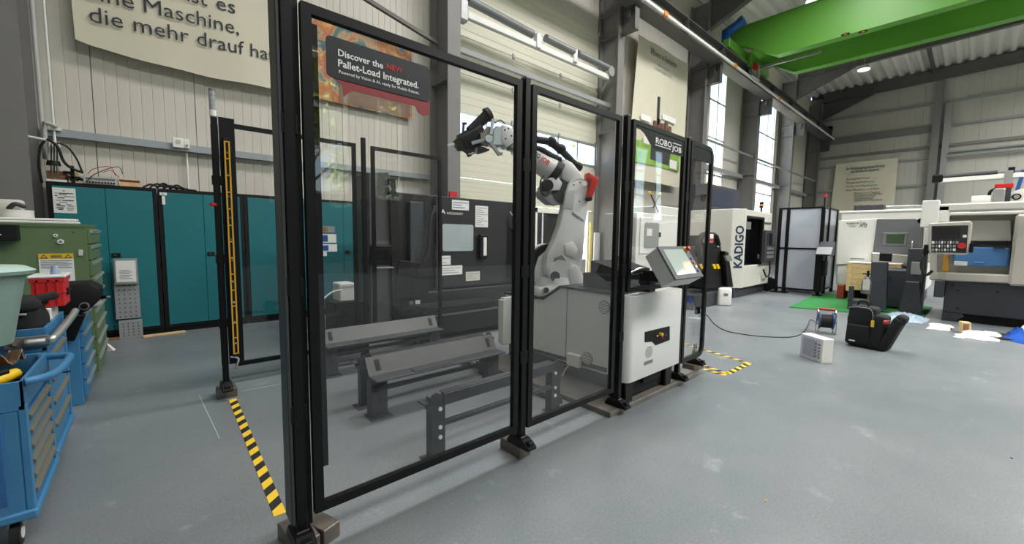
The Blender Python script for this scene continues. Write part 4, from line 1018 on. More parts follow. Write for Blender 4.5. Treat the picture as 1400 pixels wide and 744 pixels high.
ptext('IA', (601, 292), (609, 293), PAPER, dr, v=CY-.004, height=.06, bold=.02); ptext('HD2200SY', (611, 293), (633, 295), PAPER, dr, v=CY-.004, height=.035)
a, c = at(617, 262, Y=6.6), at(627, 272, Y=6.6)
o = MB().box(a.x-.05, c.x-.05, 6.575, 6.597, c.z, a.z); s = solo(o, 'fire_notice', RED, 'small red and white fire notice on the column above the lathe', 'sign')
text('+', (-.08, -.012, .02), (1, 0, 0), (0, 0, 1), PAPER, s, height=.12)
# left tower
tx0, tx1 = 2.0, ax(535).x
MB().prism([(tx0, .1), (tx0, 2.05), (tx1-.05, 2.08), (tx1, 1.9), (tx1+.03, .1)], 'y', CY-.05, 5.25, b=.006).build('side_tower', mat('lathe_side', '4a4b4c', .45, var=.06), t)
MB().prism([(tx1-.03, .2), (tx1-.06, 2.0), (tx1+.02, 2.0), (tx1+.09, 1.3), (tx1+.07, .2)], 'y', CY-.09, CY-.05, b=.004).build('door_edge', BLKM, t)
a, c = at(504, 331, Y=CY-.12), at(533, 376, Y=CY-.12)
pn = MB().obox(((a.x+c.x)/2, CY-.14, (a.z+c.z)/2+.05), (c.x-a.x, .05, (a.z-c.z)*.6), (.25, 0, 0), b=.01).build('pendant', BLKM, t)
MB().obox(((a.x+c.x)/2, CY-.17, (a.z+c.z)/2+.07), ((c.x-a.x)*.8, .01, (a.z-c.z)*.4), (.25, 0, 0)).build('pendant_screen', SCREEN, pn)
MB().obox(((a.x+c.x)/2, CY-.22, c.z+.1), ((c.x-a.x)*.9, .12, .02), (0, 0, 0), b=.004).build('key_shelf', GREYM, pn)
# dark centre with curved door and hose
MB().prism([(L0+.05, .7), (L0+.1, 1.0), (L0+.45, .95), (L0+.55, .62), (L0+.5, .5), (L0+.05, .5)], 'y', CY-.10, CY, b=.01).build('chip_guard', BLKM, t)
MB().box(L0+.3, L0+.5, CY-.02, CY+.05, .9, 1.75, b=.01).build('side_panel', mat('panel_slate', '3f474c', .4), t)
MB().tube([(L0+.65, CY-.06, 1.7), (L0+.55, CY-.1, 1.5), (L0+.52, CY-.08, 1.1), (L0+.35, CY-.1, .8)], .025, 10).build('hose', RUB, t, smooth=True)
for k in range(7):
    x = d1+.03+.05*(k % 4); MB().tube([(x, CY-.02, 1.7-.06*k), (x+.08+.03*k, CY-.08, 1.5-.05*k), (x+.12, CY-.05, 1.2-.05*k), (x+.02, CY-.1, .9-.04*k), (x+.1, CY-.02, .7)], .018, 8).build('hose', RUB if k % 3 else GREYM, t, smooth=True)
for p in ((568, 414), (568, 424), (568, 434)):
    a = at(*p, Y=CY-.055); MB().cyl((a.x-.06, CY-.065, a.z), (a.x-.06, CY-.05, a.z), .03, seg=14).build('gauge', GALV, t); MB().box(a.x, a.x+.07, CY-.056, CY-.05, a.z-.03, a.z+.03).build('gauge_label', PAPER, t)
# chip conveyor / low bed
b = MB(); b.box(2.3, 3.9, 4.3, 4.8, .08, .34, b=.02); b.prism([(2.3, .34), (3.9, .34), (3.7, .42), (2.5, .42)], 'y', 4.35, 4.75)
for x in (2.4, 3.8): b.box(x-.03, x+.03, 4.35, 4.41, 0, .09)
solo(b, 'chip_conveyor', BLKM, 'low black chip conveyor in front of the dark lathe', 'conveyor')
t = thing('junction_case', 'small white case on a black crate left of the dark lathe', 'case', (1.55, 4.55, .58))
a, c = at(464, 388, Y=4.5), at(486, 411, Y=4.5)
MB().box(a.x, c.x, 4.5, 4.72, c.z, a.z, b=.01).build('body', WHT, t); MB().box(a.x-.005, c.x+.005, 4.495, 4.72, a.z-.04, a.z-.035).build('lid_gap', INKG, t)
MB().tube([(a.x+.02, 4.49, (a.z+c.z)/2+.03), (a.x-.1, 4.45, .7), (a.x-.25, 4.4, .58), (a.x-.35, 4.45, .3)], .008).build('cable', PAPER, t, smooth=True)
b = MB(); b.box(a.x-.06, c.x+.1, 4.46, 4.8, 0, c.z, b=.008)
for k in range(5): b.box(a.x-.065, c.x+.105, 4.45, 4.46, .05+k*.1, .1+k*.1)
solo(b, 'crate', BLKM, 'black crate under the small white case', 'crate')
solo(MB().tube([at(500, 405, Y=4.5), at(503, 420, Y=4.5), at(501, 440, Y=4.5), at(494, 452, Y=4.5)], .009), 'cable', YEL, 'yellow cable hanging beside the rear fence post', 'cable', smooth=True)

# ================= TEAL CABINETS =================
CF = 6.93
cabs = [(-.83, .105), (.115, 1.03), (1.04, 1.95), (1.96, 2.87)]
lbl = ['left teal double door cabinet with white notice, test gear on top', 'middle teal double door cabinet with black cables on top', 'third teal double door cabinet from the left, behind the fence glass', 'last teal double door cabinet, partly hidden by the dark lathe']
for i, (x0, x1) in enumerate(cabs):
    t = thing('steel_cabinet', lbl[i], 'cabinet', ((x0+x1)/2, 7.1, 0), 0, 'teal steel cabinets along the wall')
    b = MB(); b.box(x0, x1, CF+.02, CF+.34, 0, .07); b.box(x0, x1, CF, CF+.34, .07, .10); b.box(x0, x1, CF, CF+.34, 1.825, 1.865); b.box(x0, x0+.04, CF, CF+.34, .1, 1.825); b.box(x1-.04, x1, CF, CF+.34, .1, 1.825); b.box(x0, x1, CF+.3, CF+.34, .1, 1.83)
    b.build('carcass', BLKM, t); m_ = (x0+x1)/2
    for s, (a, c) in enumerate(((x0+.043, m_-.002), (m_+.002, x1-.043))):
        MB().box(a, c, CF-.008, CF+.012, .105, 1.82, b=.002).build('door', TEAL, t)
    l = MB().box(m_+.02, m_+.1, CF-.02, CF-.008, 1.0, 1.05, b=.003).build('lock', BLKM, t); MB().cyl((m_+.05, CF-.028, 1.025), (m_+.05, CF-.02, 1.025), .01, seg=10).build('key_cylinder', CHROME, l)
a, c = at(71, 256, Y=CF-.011), at(108, 292, Y=CF-.011)
t = thing('notice', 'white printed notice on the left teal cabinet door', 'notice', ((a.x+c.x)/2, CF-.012, c.z))
MB().box(a.x, c.x-.015, CF-.012, CF-.0085, c.z, a.z).build('sheet', PAPER, t)
w_, h_ = c.x-.015-a.x, a.z-c.z
for k, (v, u0, u1) in enumerate(((.88, .45, .53), (.78, .1, .2), (.78, .26, .9), (.72, .25, .6), (.68, .1, .2), (.66, .5, .95), (.6, .2, .5), (.5, .12, .35), (.5, .4, .9), (.42, .25, .6), (.34, .12, .3), (.34, .55, .8), (.28, .15, .5), (.28, .6, .9), (.2, .12, .45), (.2, .55, .9), (.14, .2, .4), (.13, .6, .85))):
    MB().box(a.x+w_*u0, a.x+w_*u1, CF-.0135, CF-.012, c.z+h_*v-.005, c.z+h_*v+.006).build('print_line', INKG if k % 2 else INK, t)
a, c = at(218, 263, Y=CF-.011), at(229, 280, Y=CF-.011)
t = thing('door_label', 'small white labels on the middle teal cabinet', 'label', (a.x+.05, CF-.011, c.z))
MB().box(a.x, c.x, CF-.012, CF-.0085, a.z-.035, a.z).build('card', PAPER, t); MB().box(a.x+.02, c.x-.02, CF-.012, CF-.0085, c.z, a.z-.045).build('card', PAPER, t); MB().box(a.x+.02, c.x-.03, CF-.0135, CF-.012, a.z-.024, a.z-.014).build('print', BLUED, t)
# perforated stand leaning on the cabinet
t = thing('perforated_stand', 'grey perforated steel panel with framed white sheet leaning on the left cabinet', 'stand', (-.22, 6.83, 0))
a = at(153, 388, Y=6.82); x0, x1 = at(158, 430, Y=6.82).x, at(194, 430, Y=6.82).x
PST = mat('perf_steel', 'a3a6a8', .4, .3, var=.05)
zs_ = [at(178, yy, Y=6.82).z for yy in (387, 436, 438, 470)]
MB().box(x0, x1-.01, 6.85, 6.87, zs_[1], zs_[0], b=.003).build('panel', PST, t); MB().box(x0+.02, x1, 6.83, 6.85, .0, zs_[2], b=.003).build('panel', PST, t)
b = MB()
for j in range(8):
    for i in range(4): x = x0+.04+(x1-x0-.09)*i/3; z = zs_[1]+.03+(zs_[0]-zs_[1]-.06)*j/7; b.box(x-.006, x+.006, 6.848, 6.85, z-.008, z+.004)
for j in range(5):
    for i in range(4): x = x0+.06+(x1-x0-.1)*i/3; z = .04+(zs_[2]-.08)*j/4; b.box(x-.006, x+.006, 6.828, 6.83, z-.008, z+.004)
b.build('slots', INK, t, kind='stuff')
f_ = MB(); fa_, fc_ = at(154, 354, Y=6.80), at(190, 388, Y=6.80)
f_.box(fa_.x, fc_.x, 6.80, 6.85, fc_.z, fa_.z, b=.006); fr = f_.build('sheet_frame', ALU, t)
MB().box(fa_.x+.02, fc_.x-.02, 6.797, 6.80, fc_.z+.03, fa_.z-.025).build('sheet', PAPER, fr)
for k in range(6): z = fc_.z+.07+.02*k; MB().box(fa_.x+.05, fc_.x-.06-.02*(k % 2), 6.7955, 6.797, z-.004, z+.004).build('print_line', INKG, fr)
solo(MB().obox((.1, 6.80, .012), (.42, .07, .022), (0, 0, .12), b=.003), 'wood_strip', WOOD, 'thin wooden strip on the floor before the teal cabinets', 'wood')
solo(MB().obox((-.42, 6.86, .012), (.24, .06, .022), (0, 0, .05), b=.003), 'wood_strip', WOODD, 'short brown wooden strip beside the perforated stand', 'wood')
# ---- things on top of the cabinets ----
ct = 1.865; Y0 = 7.0
t = thing('measuring_instrument', 'grey electronic test instrument with knobs on the left cabinet', 'instrument', (-.3, 7.05, ct))
a, c = at(113, 240, Y=Y0), at(161, 251, Y=Y0)
MB().box(a.x, c.x, Y0, Y0+.22, ct, ct+.10, b=.004).build('case', mat('instrument_grey', 'a9aca8', .5), t)
f_ = MB().box(a.x+.01, c.x-.01, Y0-.005, Y0, ct+.01, ct+.09).build('front_plate', mat('instrument_front', 'c6c9c2', .5), t)
for k in range(10): x = a.x+.03+(c.x-a.x-.06)*k/9; MB().cyl((x, Y0-.025, ct+.03), (x, Y0-.005, ct+.03), .009, seg=10).build('knob', BLKM, f_)
MB().box(a.x+.02, c.x-.02, Y0-.008, Y0-.005, ct+.055, ct+.08).build('display_band', GREYM, f_)
for i, (cl, pts) in enumerate((('red and black test lead', (120, 238, 128, 231, 150, 228, 158, 240)), ('thin black test lead', (118, 249, 130, 238, 160, 228, 168, 238)), ('pink test lead', (140, 236, 150, 233, 156, 236, 163, 243)))):
    q = [at(pts[k], pts[k+1], Y=Y0+.02-.04*i) for k in range(0, 8, 2)]
    solo(MB().tube(q, .0045, 6), 'test_lead', (RED, BLKM, RED)[i], '%s coiled over the test instrument' % cl, 'cable', smooth=True)
t = thing('wooden_block_box', 'open pale wooden box right of the test instrument', 'box', (-.02, 7.05, ct))
a, c = at(162, 240, Y=Y0), at(191, 252, Y=Y0)
MB().box(a.x, c.x, Y0, Y0+.2, ct, ct+.055, b=.002).build('base', WOOD, t); MB().box(a.x, c.x, Y0, Y0+.2, ct+.075, ct+.085, b=.002).build('lid', WOODD, t); MB().box(a.x+.01, c.x-.01, Y0+.02, Y0+.19, ct+.055, ct+.075).build('inside', RED, t)
t = thing('winding_jig', 'brown block with black rotary head at the left end of the cabinet top', 'jig', (-.7, 7.0, ct))
a, c = at(62, 235, Y=Y0), at(86, 247, Y=Y0)
MB().box(a.x, c.x+.03, Y0, Y0+.2, ct, ct+.03, b=.002).build('base', PAPER, t); MB().box(a.x, a.x+.16, Y0+.05, Y0+.2, ct+.03, ct+.13, b=.004).build('block', WOODD, t)
MB().box(a.x+.17, a.x+.25, Y0+.02, Y0+.12, ct+.03, ct+.13, b=.01).build('block', WOOD, t)
q = at(73, 226, Y=Y0); MB().cyl((q.x, Y0+.02, q.z), (q.x, Y0+.02, q.z+.05), .06, .05, 20).build('rotary_head', BLKM, t, smooth=True)
for dx in (-.012, .03): MB().cyl((q.x+dx, Y0, ct+.03), (q.x+dx, Y0, q.z), .007, seg=8).build('rod', CHROME, t)
b = MB(); q = at(100, 240, Y=Y0); b.box(q.x-.02, q.x+.01, Y0, Y0+.05, ct, ct+.2, b=.003); b.box(q.x-.06, q.x+.06, Y0, Y0+.05, ct+.05, ct+.08, b=.003); b.cyl((q.x+.03, Y0+.02, ct+.06), (q.x+.1, Y0+.02, ct+.045), .018)
b.cyl((q.x-.08, Y0+.02, ct+.12), (q.x, Y0+.02, ct+.12), .015)
solo(b, 'bench_clamp', BLKM, 'small black clamp left of the test instrument', 'clamp')
for k in range(5):
    x = at(196+k*9, 254, Y=Y0).x
    solo(MB().tube([(x, Y0+.02*k, ct+.01), (x+.07, Y0+.06, ct+.055+.012*(k % 3)), (x+.14, Y0+.02, ct+.03), (x+.22, Y0+.1, ct+.06-.01*k), (x+.27, Y0+.03, ct+.012)], .012, 8), 'cable', RUB,
         'black cable loop heaped on the middle cabinet, %s' % ('leftmost', 'second from left', 'in the middle', 'second from right', 'rightmost')[k], 'cable', 'cables on the middle cabinet', smooth=True)
q = at(153, 478, Z=0)
solo(MB().loft([(q.x-.12, 6.3, .0), (q.x+.02, 6.2, 0), (q.x+.03, 6.28, .0), (q.x-.1, 6.4, 0)], [(q.x-.12, 6.32, .17), (q.x-.11, 6.31, .17), (q.x-.10, 6.33, .16), (q.x-.12, 6.34, .16)]), 'paper_sheet', PAPER, 'folded white paper on the floor behind the green cabinet', 'paper')

# ================= GREEN AND BLUE DRAWER CABINETS =================
gx = -.375
t = thing('drawer_cabinet', 'tall olive green drawer cabinet with warning sticker', 'cabinet', (-.9, 5.5, 0))
MB().box(-1.5, gx-.02, 5.05, 6.0, .04, 1.345, b=.004).build('body', GREEN, t)
MB().box(-1.5, gx-.02, 5.045, 6.0, 1.335, 1.365, b=.004).build('top', mat('green_top', '556b49', .5), t)
for k in range(9):
    z0 = .08+.14*k; d = MB().box(gx-.02, gx, 5.07, 5.98, z0, z0+.13, b=.003).build('drawer', GREEN, t)
    MB().prism([(gx-.0, z0+.09), (gx+.016, z0+.10), (gx+.016, z0+.115), (gx, z0+.12)], 'y', 5.08, 5.97).build('grip', ALU, d)
WY = 5.045
a, c = at(52, 347, Y=WY), at(102, 371, Y=WY); zt, zb_ = a.z, at(77, 375, Y=WY).z-.06
t = thing('warning_sticker', 'yellow and white warning sticker on the green cabinet', 'sticker', ((a.x+c.x)/2, WY, zb_))
MB().box(a.x, c.x, WY-.002, WY+.0, zb_, zt).build('sheet', PAPER, t); MB().box(a.x, c.x, WY-.003, WY-.001, zt-.045, zt).build('yellow_band', mat('sticker_yellow', 'e0b52c', .5), t)
text('WARNING', (a.x+.065, WY-.004, zt-.036), (1, 0, 0), (0, 0, 1), INK, t, width=(c.x-a.x)-.13, height=.024, bold=.03)
for x in (a.x+.03, c.x-.03):
    tr_ = MB().prism([(x-.022, zt-.038), (x+.022, zt-.038), (x, zt-.006)], 'y', WY-.0045, WY-.003).build('triangle', INK, t)
    MB().prism([(x-.013, zt-.034), (x+.013, zt-.034), (x, zt-.015)], 'y', WY-.006, WY-.0045).build('triangle_inner', MATS['sticker_yellow'], tr_)
for k in range(5): MB().box(a.x+.01, c.x-.012-.02*(k % 2), WY-.004, WY-.002, zt-.062-.014*k, zt-.056-.014*k).build('print_line', INKG, t)
for p, r, lb in (((76, 322), .014, 'small round magnet on the green cabinet'), ((83, 330.5), .020, 'white oval magnet below the small one')):
    q = at(*p, Y=WY); t = thing('magnet', lb, 'magnet', (q.x, WY, q.z)); MB().cyl((q.x, WY-.008, q.z), (q.x, WY, q.z), r, seg=20).build('disc', PAPER, t); MB().cyl((q.x, WY-.01, q.z), (q.x, WY-.008, q.z), r*.5, seg=12).build('inset', GREYM, t)
q = at(110.5, 345.5, Y=WY); solo(MB().obox((q.x, WY-.004, q.z), (.028, .006, .05), (0, .1, 0), b=.002), 'name_tag', CREAM, 'small cream tag on the right of the green cabinet', 'tag')
q = at(101, 318, Y=WY); solo(MB().cyl((q.x, WY-.004, q.z), (q.x, WY, q.z), .006, seg=8), 'screw_head', INK, 'tiny dark screw head near the top of the green cabinet', 'screw')
# things on green cabinet
for k, (dz, dy, x1_, lb) in enumerate(((.012, .06, 106, 'lower of two long white profiles on the green cabinet'), (.035, .12, 104, 'upper of two long white profiles on the green cabinet'))):
    e = at(x1_, 299, Y=5.0+dy).x
    b = MB(); b.box(-1.3, e, 5.0+dy, 5.04+dy, 1.367+(dz-.012), 1.387+(dz-.012), b=.004); b.box(e-.03, e+.012, 5.005+dy, 5.035+dy, 1.369+(dz-.012), 1.385+(dz-.012), b=.004); solo(b, 'profile_bar', PAPER, lb, 'profile')
solo(MB().box(-1.2, at(48, 290, Y=5.25).x, 5.2, 5.42, 1.367, 1.41, b=.004), 'green_box', mat('green_dark', '2f4a38', .5), 'flat dark green case under the white round container', 'case')
t = thing('round_container', 'white round container with dark strap on the green case', 'container', (-.83, 5.3, 1.41))
q = at(20, 285, Y=5.3)
MB().cyl((q.x, 5.3, 1.411), (q.x, 5.3, 1.47), .105, seg=36).build('base', WHT, t, smooth=True); MB().cyl((q.x, 5.3, 1.47), (q.x, 5.3, 1.475), .108, seg=36).build('rim', PAPER, t)
MB().box(q.x-.10, q.x+.05, 5.26, 5.38, 1.475, 1.56, b=.02, seg=2).build('lid', CREAM, t, smooth=True); MB().tube([(q.x-.02, 5.22, 1.48), (q.x+.02, 5.2, 1.52), (q.x+.07, 5.22, 1.5)], .018, 10).build('strap', DARK, t, smooth=True)
b = MB(); b.box(-1.1, at(27, 330, Y=5.0).x, 4.93, 5.04, at(20, 329, Y=5.0).z, at(20, 311, Y=5.0).z+.02, b=.004); solo(b, 'magnet_tray', BLKM, 'black tray fixed to the side of the green cabinet', 'tray')
solo(MB().tube([(-.93, 4.92, 1.275), (-.90, 4.90, 1.29), (-.86, 4.91, 1.28), (-.84, 4.92, 1.27)], .004), 'white_wire', PAPER, 'short white wire on the black tray', 'wire', smooth=True)
q = at(112, 262, Y=5.3)
# blue drawer cabinet 2
t = thing('drawer_cabinet', 'low blue drawer cabinet in front of the green one', 'cabinet', (-.75, 4.7, 0))
MB().box(-1.1, -.42, 4.38, 5.0, .0, .69, b=.004).build('body', BLUE, t)
for k in range(5):
    z0 = .06+.125*k; d = MB().box(-.42, -.40, 4.40, 4.98, z0, z0+.115, b=.002).build('drawer', BLUE, t)
    MB().prism([(-.40, z0+.08), (-.385, z0+.088), (-.385, z0+.1), (-.40, z0+.106)], 'y', 4.41, 4.97).build('grip', ALU, d)
t = thing('hose_reel_case', 'black device with round socket and lever on the low blue cabinet', 'device', (-.3, 4.5, .69))
a, c = at(92, 402, Y=4.35), at(140, 432, Y=4.35)
MB().prism([(a.x-.05, .70), (a.x-.05, .90), (a.x+.0, .925), (c.x-.06, .925), (c.x-.0, .88), (c.x-.0, .80), (c.x-.07, .72), (a.x+.05, .70)], 'y', 4.32, 4.6, b=.008, seg=2).build('body', BLKM, t, smooth=True)
q = at(115, 419, Y=4.3); MB().cyl((q.x, 4.30, q.z), (q.x, 4.33, q.z), .028, seg=20).build('round_socket', GREYM, t, smooth=True); MB().cyl((q.x, 4.295, q.z), (q.x, 4.301, q.z), .02, seg=20).build('socket_core', BLK, t)
MB().cyl((c.x-.04, 4.4, .80), (c.x+.03, 4.36, .81), .014, seg=12).build('lever', BLK, t); MB().cyl((c.x+.03, 4.36, .81), (c.x+.05, 4.355, .81), .007).build('lever_tip', ALU, t)
MB().prism([(a.x-.03, .52), (a.x-.03, .70), (a.x+.09, .70), (a.x+.02, .5)], 'y', 4.30, 4.36, b=.01).build('hanging_pouch', BLK, t)
# ================= TROLLEYS =================
def caster(x, y, label, z=.10):
    c_ = bpy.data.objects
def trolley(x0, x1, y0, y1, top, label, ndraw):
    t = thing('tool_trolley', label, 'trolley', ((x0+x1)/2, (y0+y1)/2, 0), 0, 'blue tool trolleys at the left')
    MB().box(x0, x1-.02, y0, y1, .15, top-.12, b=.006).build('body', BLUE, t)
    b = MB(); b.box(x0, x1, y0, y0+.012, top-.12, top, b=.002); b.box(x0, x1, y1-.012, y1, top-.12, top, b=.002); b.box(x0, x0+.012, y0, y1, top-.12, top); b.box(x1-.012, x1, y0, y1, top-.12, top, b=.002)
    b.build('tray_rim', BLUE, t)
    MB().box(x0-.0, x1+.012, y0-.01, y1+.01, .12, .16, b=.008).build('bumper', BLUE, t)
    h = (top-.12-.2)/ndraw
    for s in (y0, y1-.03): MB().box(x1-.02, x1+.004, s, s+.03, .16, top-.1, b=.003).build('corner_post', BLUE, t)
    for k in range(ndraw):
        z0 = .18+h*k; d = MB().box(x1-.022, x1-.004, y0+.035, y1-.035, z0, z0+h-.008, b=.002).build('drawer', BLUE, t)
        MB().prism([(x1-.004, z0+h-.045), (x1+.010, z0+h-.034), (x1+.010, z0+h-.02), (x1-.004, z0+h-.012)], 'y', y0+.04, y1-.04).build('grip', mat('grip_brass', '7c7768', .4, .3), d)
    for x in (x0+.08, x1-.06):
        for y in (y0+.07, y1-.07):
            cs = MB().box(x-.025, x+.025, y-.03, y+.03, .075, .122, b=.004).build('caster', GALV, t)
            MB().cyl((x-.015, y-.02, .052), (x+.015, y-.02, .052), .05, seg=20).build('wheel', RUB, cs, smooth=True); MB().cyl((x-.018, y-.02, .052), (x+.018, y-.02, .052), .028, seg=14).build('hub', PAPER, cs)
    return t
T1X, T2X = -.405, -.415
t1 = trolley(-1.0, T1X, 2.50, 3.04, .70, 'nearest blue tool trolley with tube handle and yellow tool', 6)
b = MB(); b.tube([(T1X-.0, 2.52, .69), (T1X+.035, 2.54, .69), (T1X+.075, 2.64, .685), (T1X+.085, 2.94, .68), (T1X+.05, 3.0, .68), (T1X-.03, 3.03, .68)], .017, 12); b.build('handle', BLUE, t1, smooth=True)
MB().box(-1.0, -.47, 2.494, 2.5, .2, .6, b=.002).build('shaded_end', mat('cart_blue_shaded', '2d5f96', .5, var=.25, scale=9), t1)  # darker blue sheet puts the shading of this end into the colour
t2 = trolley(-1.0, T2X, 3.12, 3.72, .81, 'second blue tool trolley carrying the red crate and black bag', 4)
b = MB(); b.tube([(T2X-.07, 3.10, .745), (T2X+.00, 3.105, .745), (T2X+.03, 3.13, .76), (T2X+.055, 3.45, .80), (T2X+.06, 3.62, .82)], .018, 12); b.build('handle', ALU, t2, smooth=True)
hp = MB().box(T2X-.14, T2X+.01, 3.105, 3.112, .72, .775, b=.002).build('handle_plate', GREYM, t2)
for dx in (-.1, -.04): MB().cyl((T2X+dx, 3.095, .748), (T2X+dx, 3.106, .748), .012, seg=12).build('bolt', CHROME, hp)
# contents trolley 1
q = at(15, 512, Y=2.75)
t = thing('yellow_tool', 'yellow handled tool lying in the nearest trolley', 'tool', (-.58, 2.75, .59))
MB().tube([(-.78, 2.60, .66), (-.64, 2.62, .665), (-.52, 2.68, .67), (-.46, 2.75, .68)], lambda u: .036-.014*u, 10).build('grip', YEL, t, smooth=True); MB().tube([(-.62, 2.62, .70), (-.52, 2.67, .70), (-.48, 2.71, .70)], .012).build('grip_inlay', BLKM, t, smooth=True)
rnd = random.Random(4)
for k in range(7):
    x, y = -.44-.055*k, 2.93-.025*(k % 4); a_ = .3*k
    b = MB(); b.cyl((x, y, .605+.012*k), (x+.07*math.cos(a_), y+.07*math.sin(a_)*.6, .612+.012*k), .011, seg=8); b.cyl((x+.07*math.cos(a_), y+.07*math.sin(a_)*.6, .612+.012*k), (x+.12*math.cos(a_), y+.12*math.sin(a_)*.5, .61+.012*k), .004, seg=6)
    solo(b, 'hand_tool', BLKM, 'small dark hand tool in the nearest trolley, %s' % ('first from the right', 'second from the right', 'third from the right', 'in the middle of the row', 'third from the left', 'second from the left', 'leftmost of the loose tools')[k], 'tool', 'loose tools in the nearest trolley')
MB().box(-.98, -.42, 2.52, 3.02, .585, .592).build('tray_liner', BLKM, t1)
# bin
t = thing('plastic_bin', 'translucent mint green plastic bin at the far left edge', 'bin', (-.62, 2.75, .8))
bx, by, zt_ = at(36, 372, Y=2.68).x-.30, 2.85, at(20, 366, Y=2.7).z; zb2 = .80
ring = lambda r, z: [(bx+r*math.cos(2*math.pi*k/36), by+r*.75*math.sin(2*math.pi*k/36), z) for k in range(36)]
MB().loft(ring(.22, zb2), ring(.275, zt_-.03)).build('shell', MINT, t, smooth=True); MB().loft(ring(.30, zt_-.035), ring(.305, zt_-.02)).build('rim', MINT, t, smooth=True); MB().loft(ring(.305, zt_-.02), ring(.27, zt_)).build('lid', mat('mint_light', 'b4cdc6', .35), t, smooth=True)
solo(MB().obox((-.72, 2.85, .695), (.32, .28, .205), (0, 0, .2), b=.006), 'cardboard_box', WOODD, 'brown box under the mint green bin', 'box')
solo(MB().surf(lambda u, v: Vector((-.55+.08*u, 2.92+.08*v, .70+.03*math.sin(u*7+v*5)+.02*u)), 8, 6, .004), 'crumpled_paper', mat('kraft', 'a88f74', .8), 'crumpled brown paper beside the mint bin', 'paper')
# black bag
def blob(c, r, seed, amp=.12, m=FABB, sub=3):
    b = MB(); bmesh.ops.create_icosphere(b.bm, subdivisions=sub, radius=1)
    for v in b.bm.verts:
        d = 1+amp*noise.noise(v.co*1.7+Vector((seed, 0, 0)))+amp*.5*noise.noise(v.co*4+Vector((0, seed, 0)))
        p = v.co; k_ = max(abs(p.x), abs(p.y), abs(p.z)); p = p*(.55+.45/k_ if k_ else 1)
        v.co = Vector((c[0]+p.x*d*r[0], c[1]+p.y*d*r[1], c[2]+p.z*d*r[2]))
    return b
t = thing('tool_bag', 'black fabric bag lying on the second trolley', 'bag', (-.6, 3.25, .8))
blob((-.585, 3.28, .84), (.165, .12, .10), 3).build('bag_body', FABB, t, smooth=True)
blob((-.575, 3.26, .925), (.15, .11, .045), 5).build('flap', FABB, t, smooth=True)
b = MB(); b.obox((-.45, 3.25, .945), (.15, .09, .035), (0, -.25, .2), b=.012, seg=2); b.build('side_flap', FABB, t, smooth=True)
MB().tube([(-.7, 3.155, .88), (-.6, 3.145, .89), (-.48, 3.16, .88)], .006).build('zipper', INKG, t, smooth=True)
# crate and what carries it
solo(MB().box(-.66, -.43, 3.42, 3.66, .693, .87, b=.004), 'white_case', WHT, 'white case under the red crate', 'case')
t = thing('red_crate', 'red plastic crate with white lid on the second trolley', 'crate', (-.58, 3.6, .87))
ca, cc = at(40, 375, Y=3.45), at(86, 375, Y=3.45); cx0_, cx1_ = ca.x, cc.x; ctz = cc.z
b = MB(); b.box(cx0_, cx1_, 3.45, 3.66, .875, ctz-.02, b=.004); b.build('body', RED, t)
b = MB(); b.box(cx0_-.006, cx1_+.006, 3.444, 3.666, ctz-.045, ctz-.02, b=.003); b.box(cx0_-.004, cx1_+.004, 3.446, 3.664, .95, .957)
for x in (cx0_+.02, (cx0_+cx1_)/2, cx1_-.03): b.box(x, x+.008, 3.444, 3.452, .88, ctz-.03)
b.build('ribs', RED, t)
MB().box(cx0_-.01, cx1_+.01, 3.44, 3.67, ctz-.02, ctz-.004, b=.005).build('lid', mat('lid_white', 'd5d6d6', .4), t)
MB().box(cx1_+.004, cx1_+.008, 3.52, 3.6, .93, .97).build('hand_hole', BLKM, t)
q = at(76, 355, Y=3.6); solo(MB().cyl((q.x, 3.55, ctz-.003), (q.x, 3.55, ctz+.045), .022, .012, 16), 'small_cone', mat('cone_blue', '8a98ad', .4), 'small blue grey cone on the lid of the red crate', 'cone', smooth=True)
q = at(110, 397, Y=4.2)
solo(blob((q.x, 4.7, .735), (.07, .06, .042), 8, .35, sub=2), 'plastic_wrap', mat('clear_wrap', 'a5a8a2', .2, var=.3), 'crumpled clear plastic wrap behind the red crate', 'wrap')

# ================= FLOOR TAPE =================
def tape(p0, p1, wd, n, label, flip=1, skew=.6):
    p0, p1 = Vector(p0), Vector(p1); d = (p1-p0); L = d.length; d.normalize(); s = Vector((-d.y, d.x, 0))*wd/2
    t = thing('floor_tape', label, 'tape', tuple(p0))
    st = L/n; sk = wd*skew*flip
    for k in range(n):
        a = p0+d*st*k; c = p0+d*st*(k+1)
        k0 = sk if k else 0; k1 = sk if k < n-1 else 0
        b = MB(); vs = [a-s-d*k0/2, c-s-d*k1/2, c+s+d*k1/2, a+s+d*k0/2]
        b.loft([(v.x, v.y, .0005) for v in vs], [(v.x, v.y, .0025) for v in vs]); b.build('stripe', TAPEY if k % 2 == 0 else TAPEB, t)
a, c = at(318, 546, Z=0), at(383, 704, Z=0)
tape((a.x, a.y, 0), (c.x, c.y, 0), .05, 25, 'striped floor tape at the open side of the cell', flip=-1, skew=.9)
p1_, p2_, p3_, p4_ = at(997, 512, Z=0), at(1024, 496, Z=0), at(938, 470, Z=0), at(975, 503, Z=0)
tape(at(960, 488, Z=0)*0+at(930, 490, Z=0), at(995, 511, Z=0), .05, 9, 'striped tape side nearest the block at the small floor bay')
tape(at(995, 511, Z=0), at(1024, 497, Z=0), .055, 9, 'short striped tape end of the small floor bay')
tape(at(934, 470, Z=0), at(1024, 497, Z=0), .045, 15, 'striped tape side farthest from the fence of the small floor bay')
tape(at(962, 505, Z=0), at(992, 513.5, Z=0), .045, 5, 'short extra striped tape beside the end block of the fence')
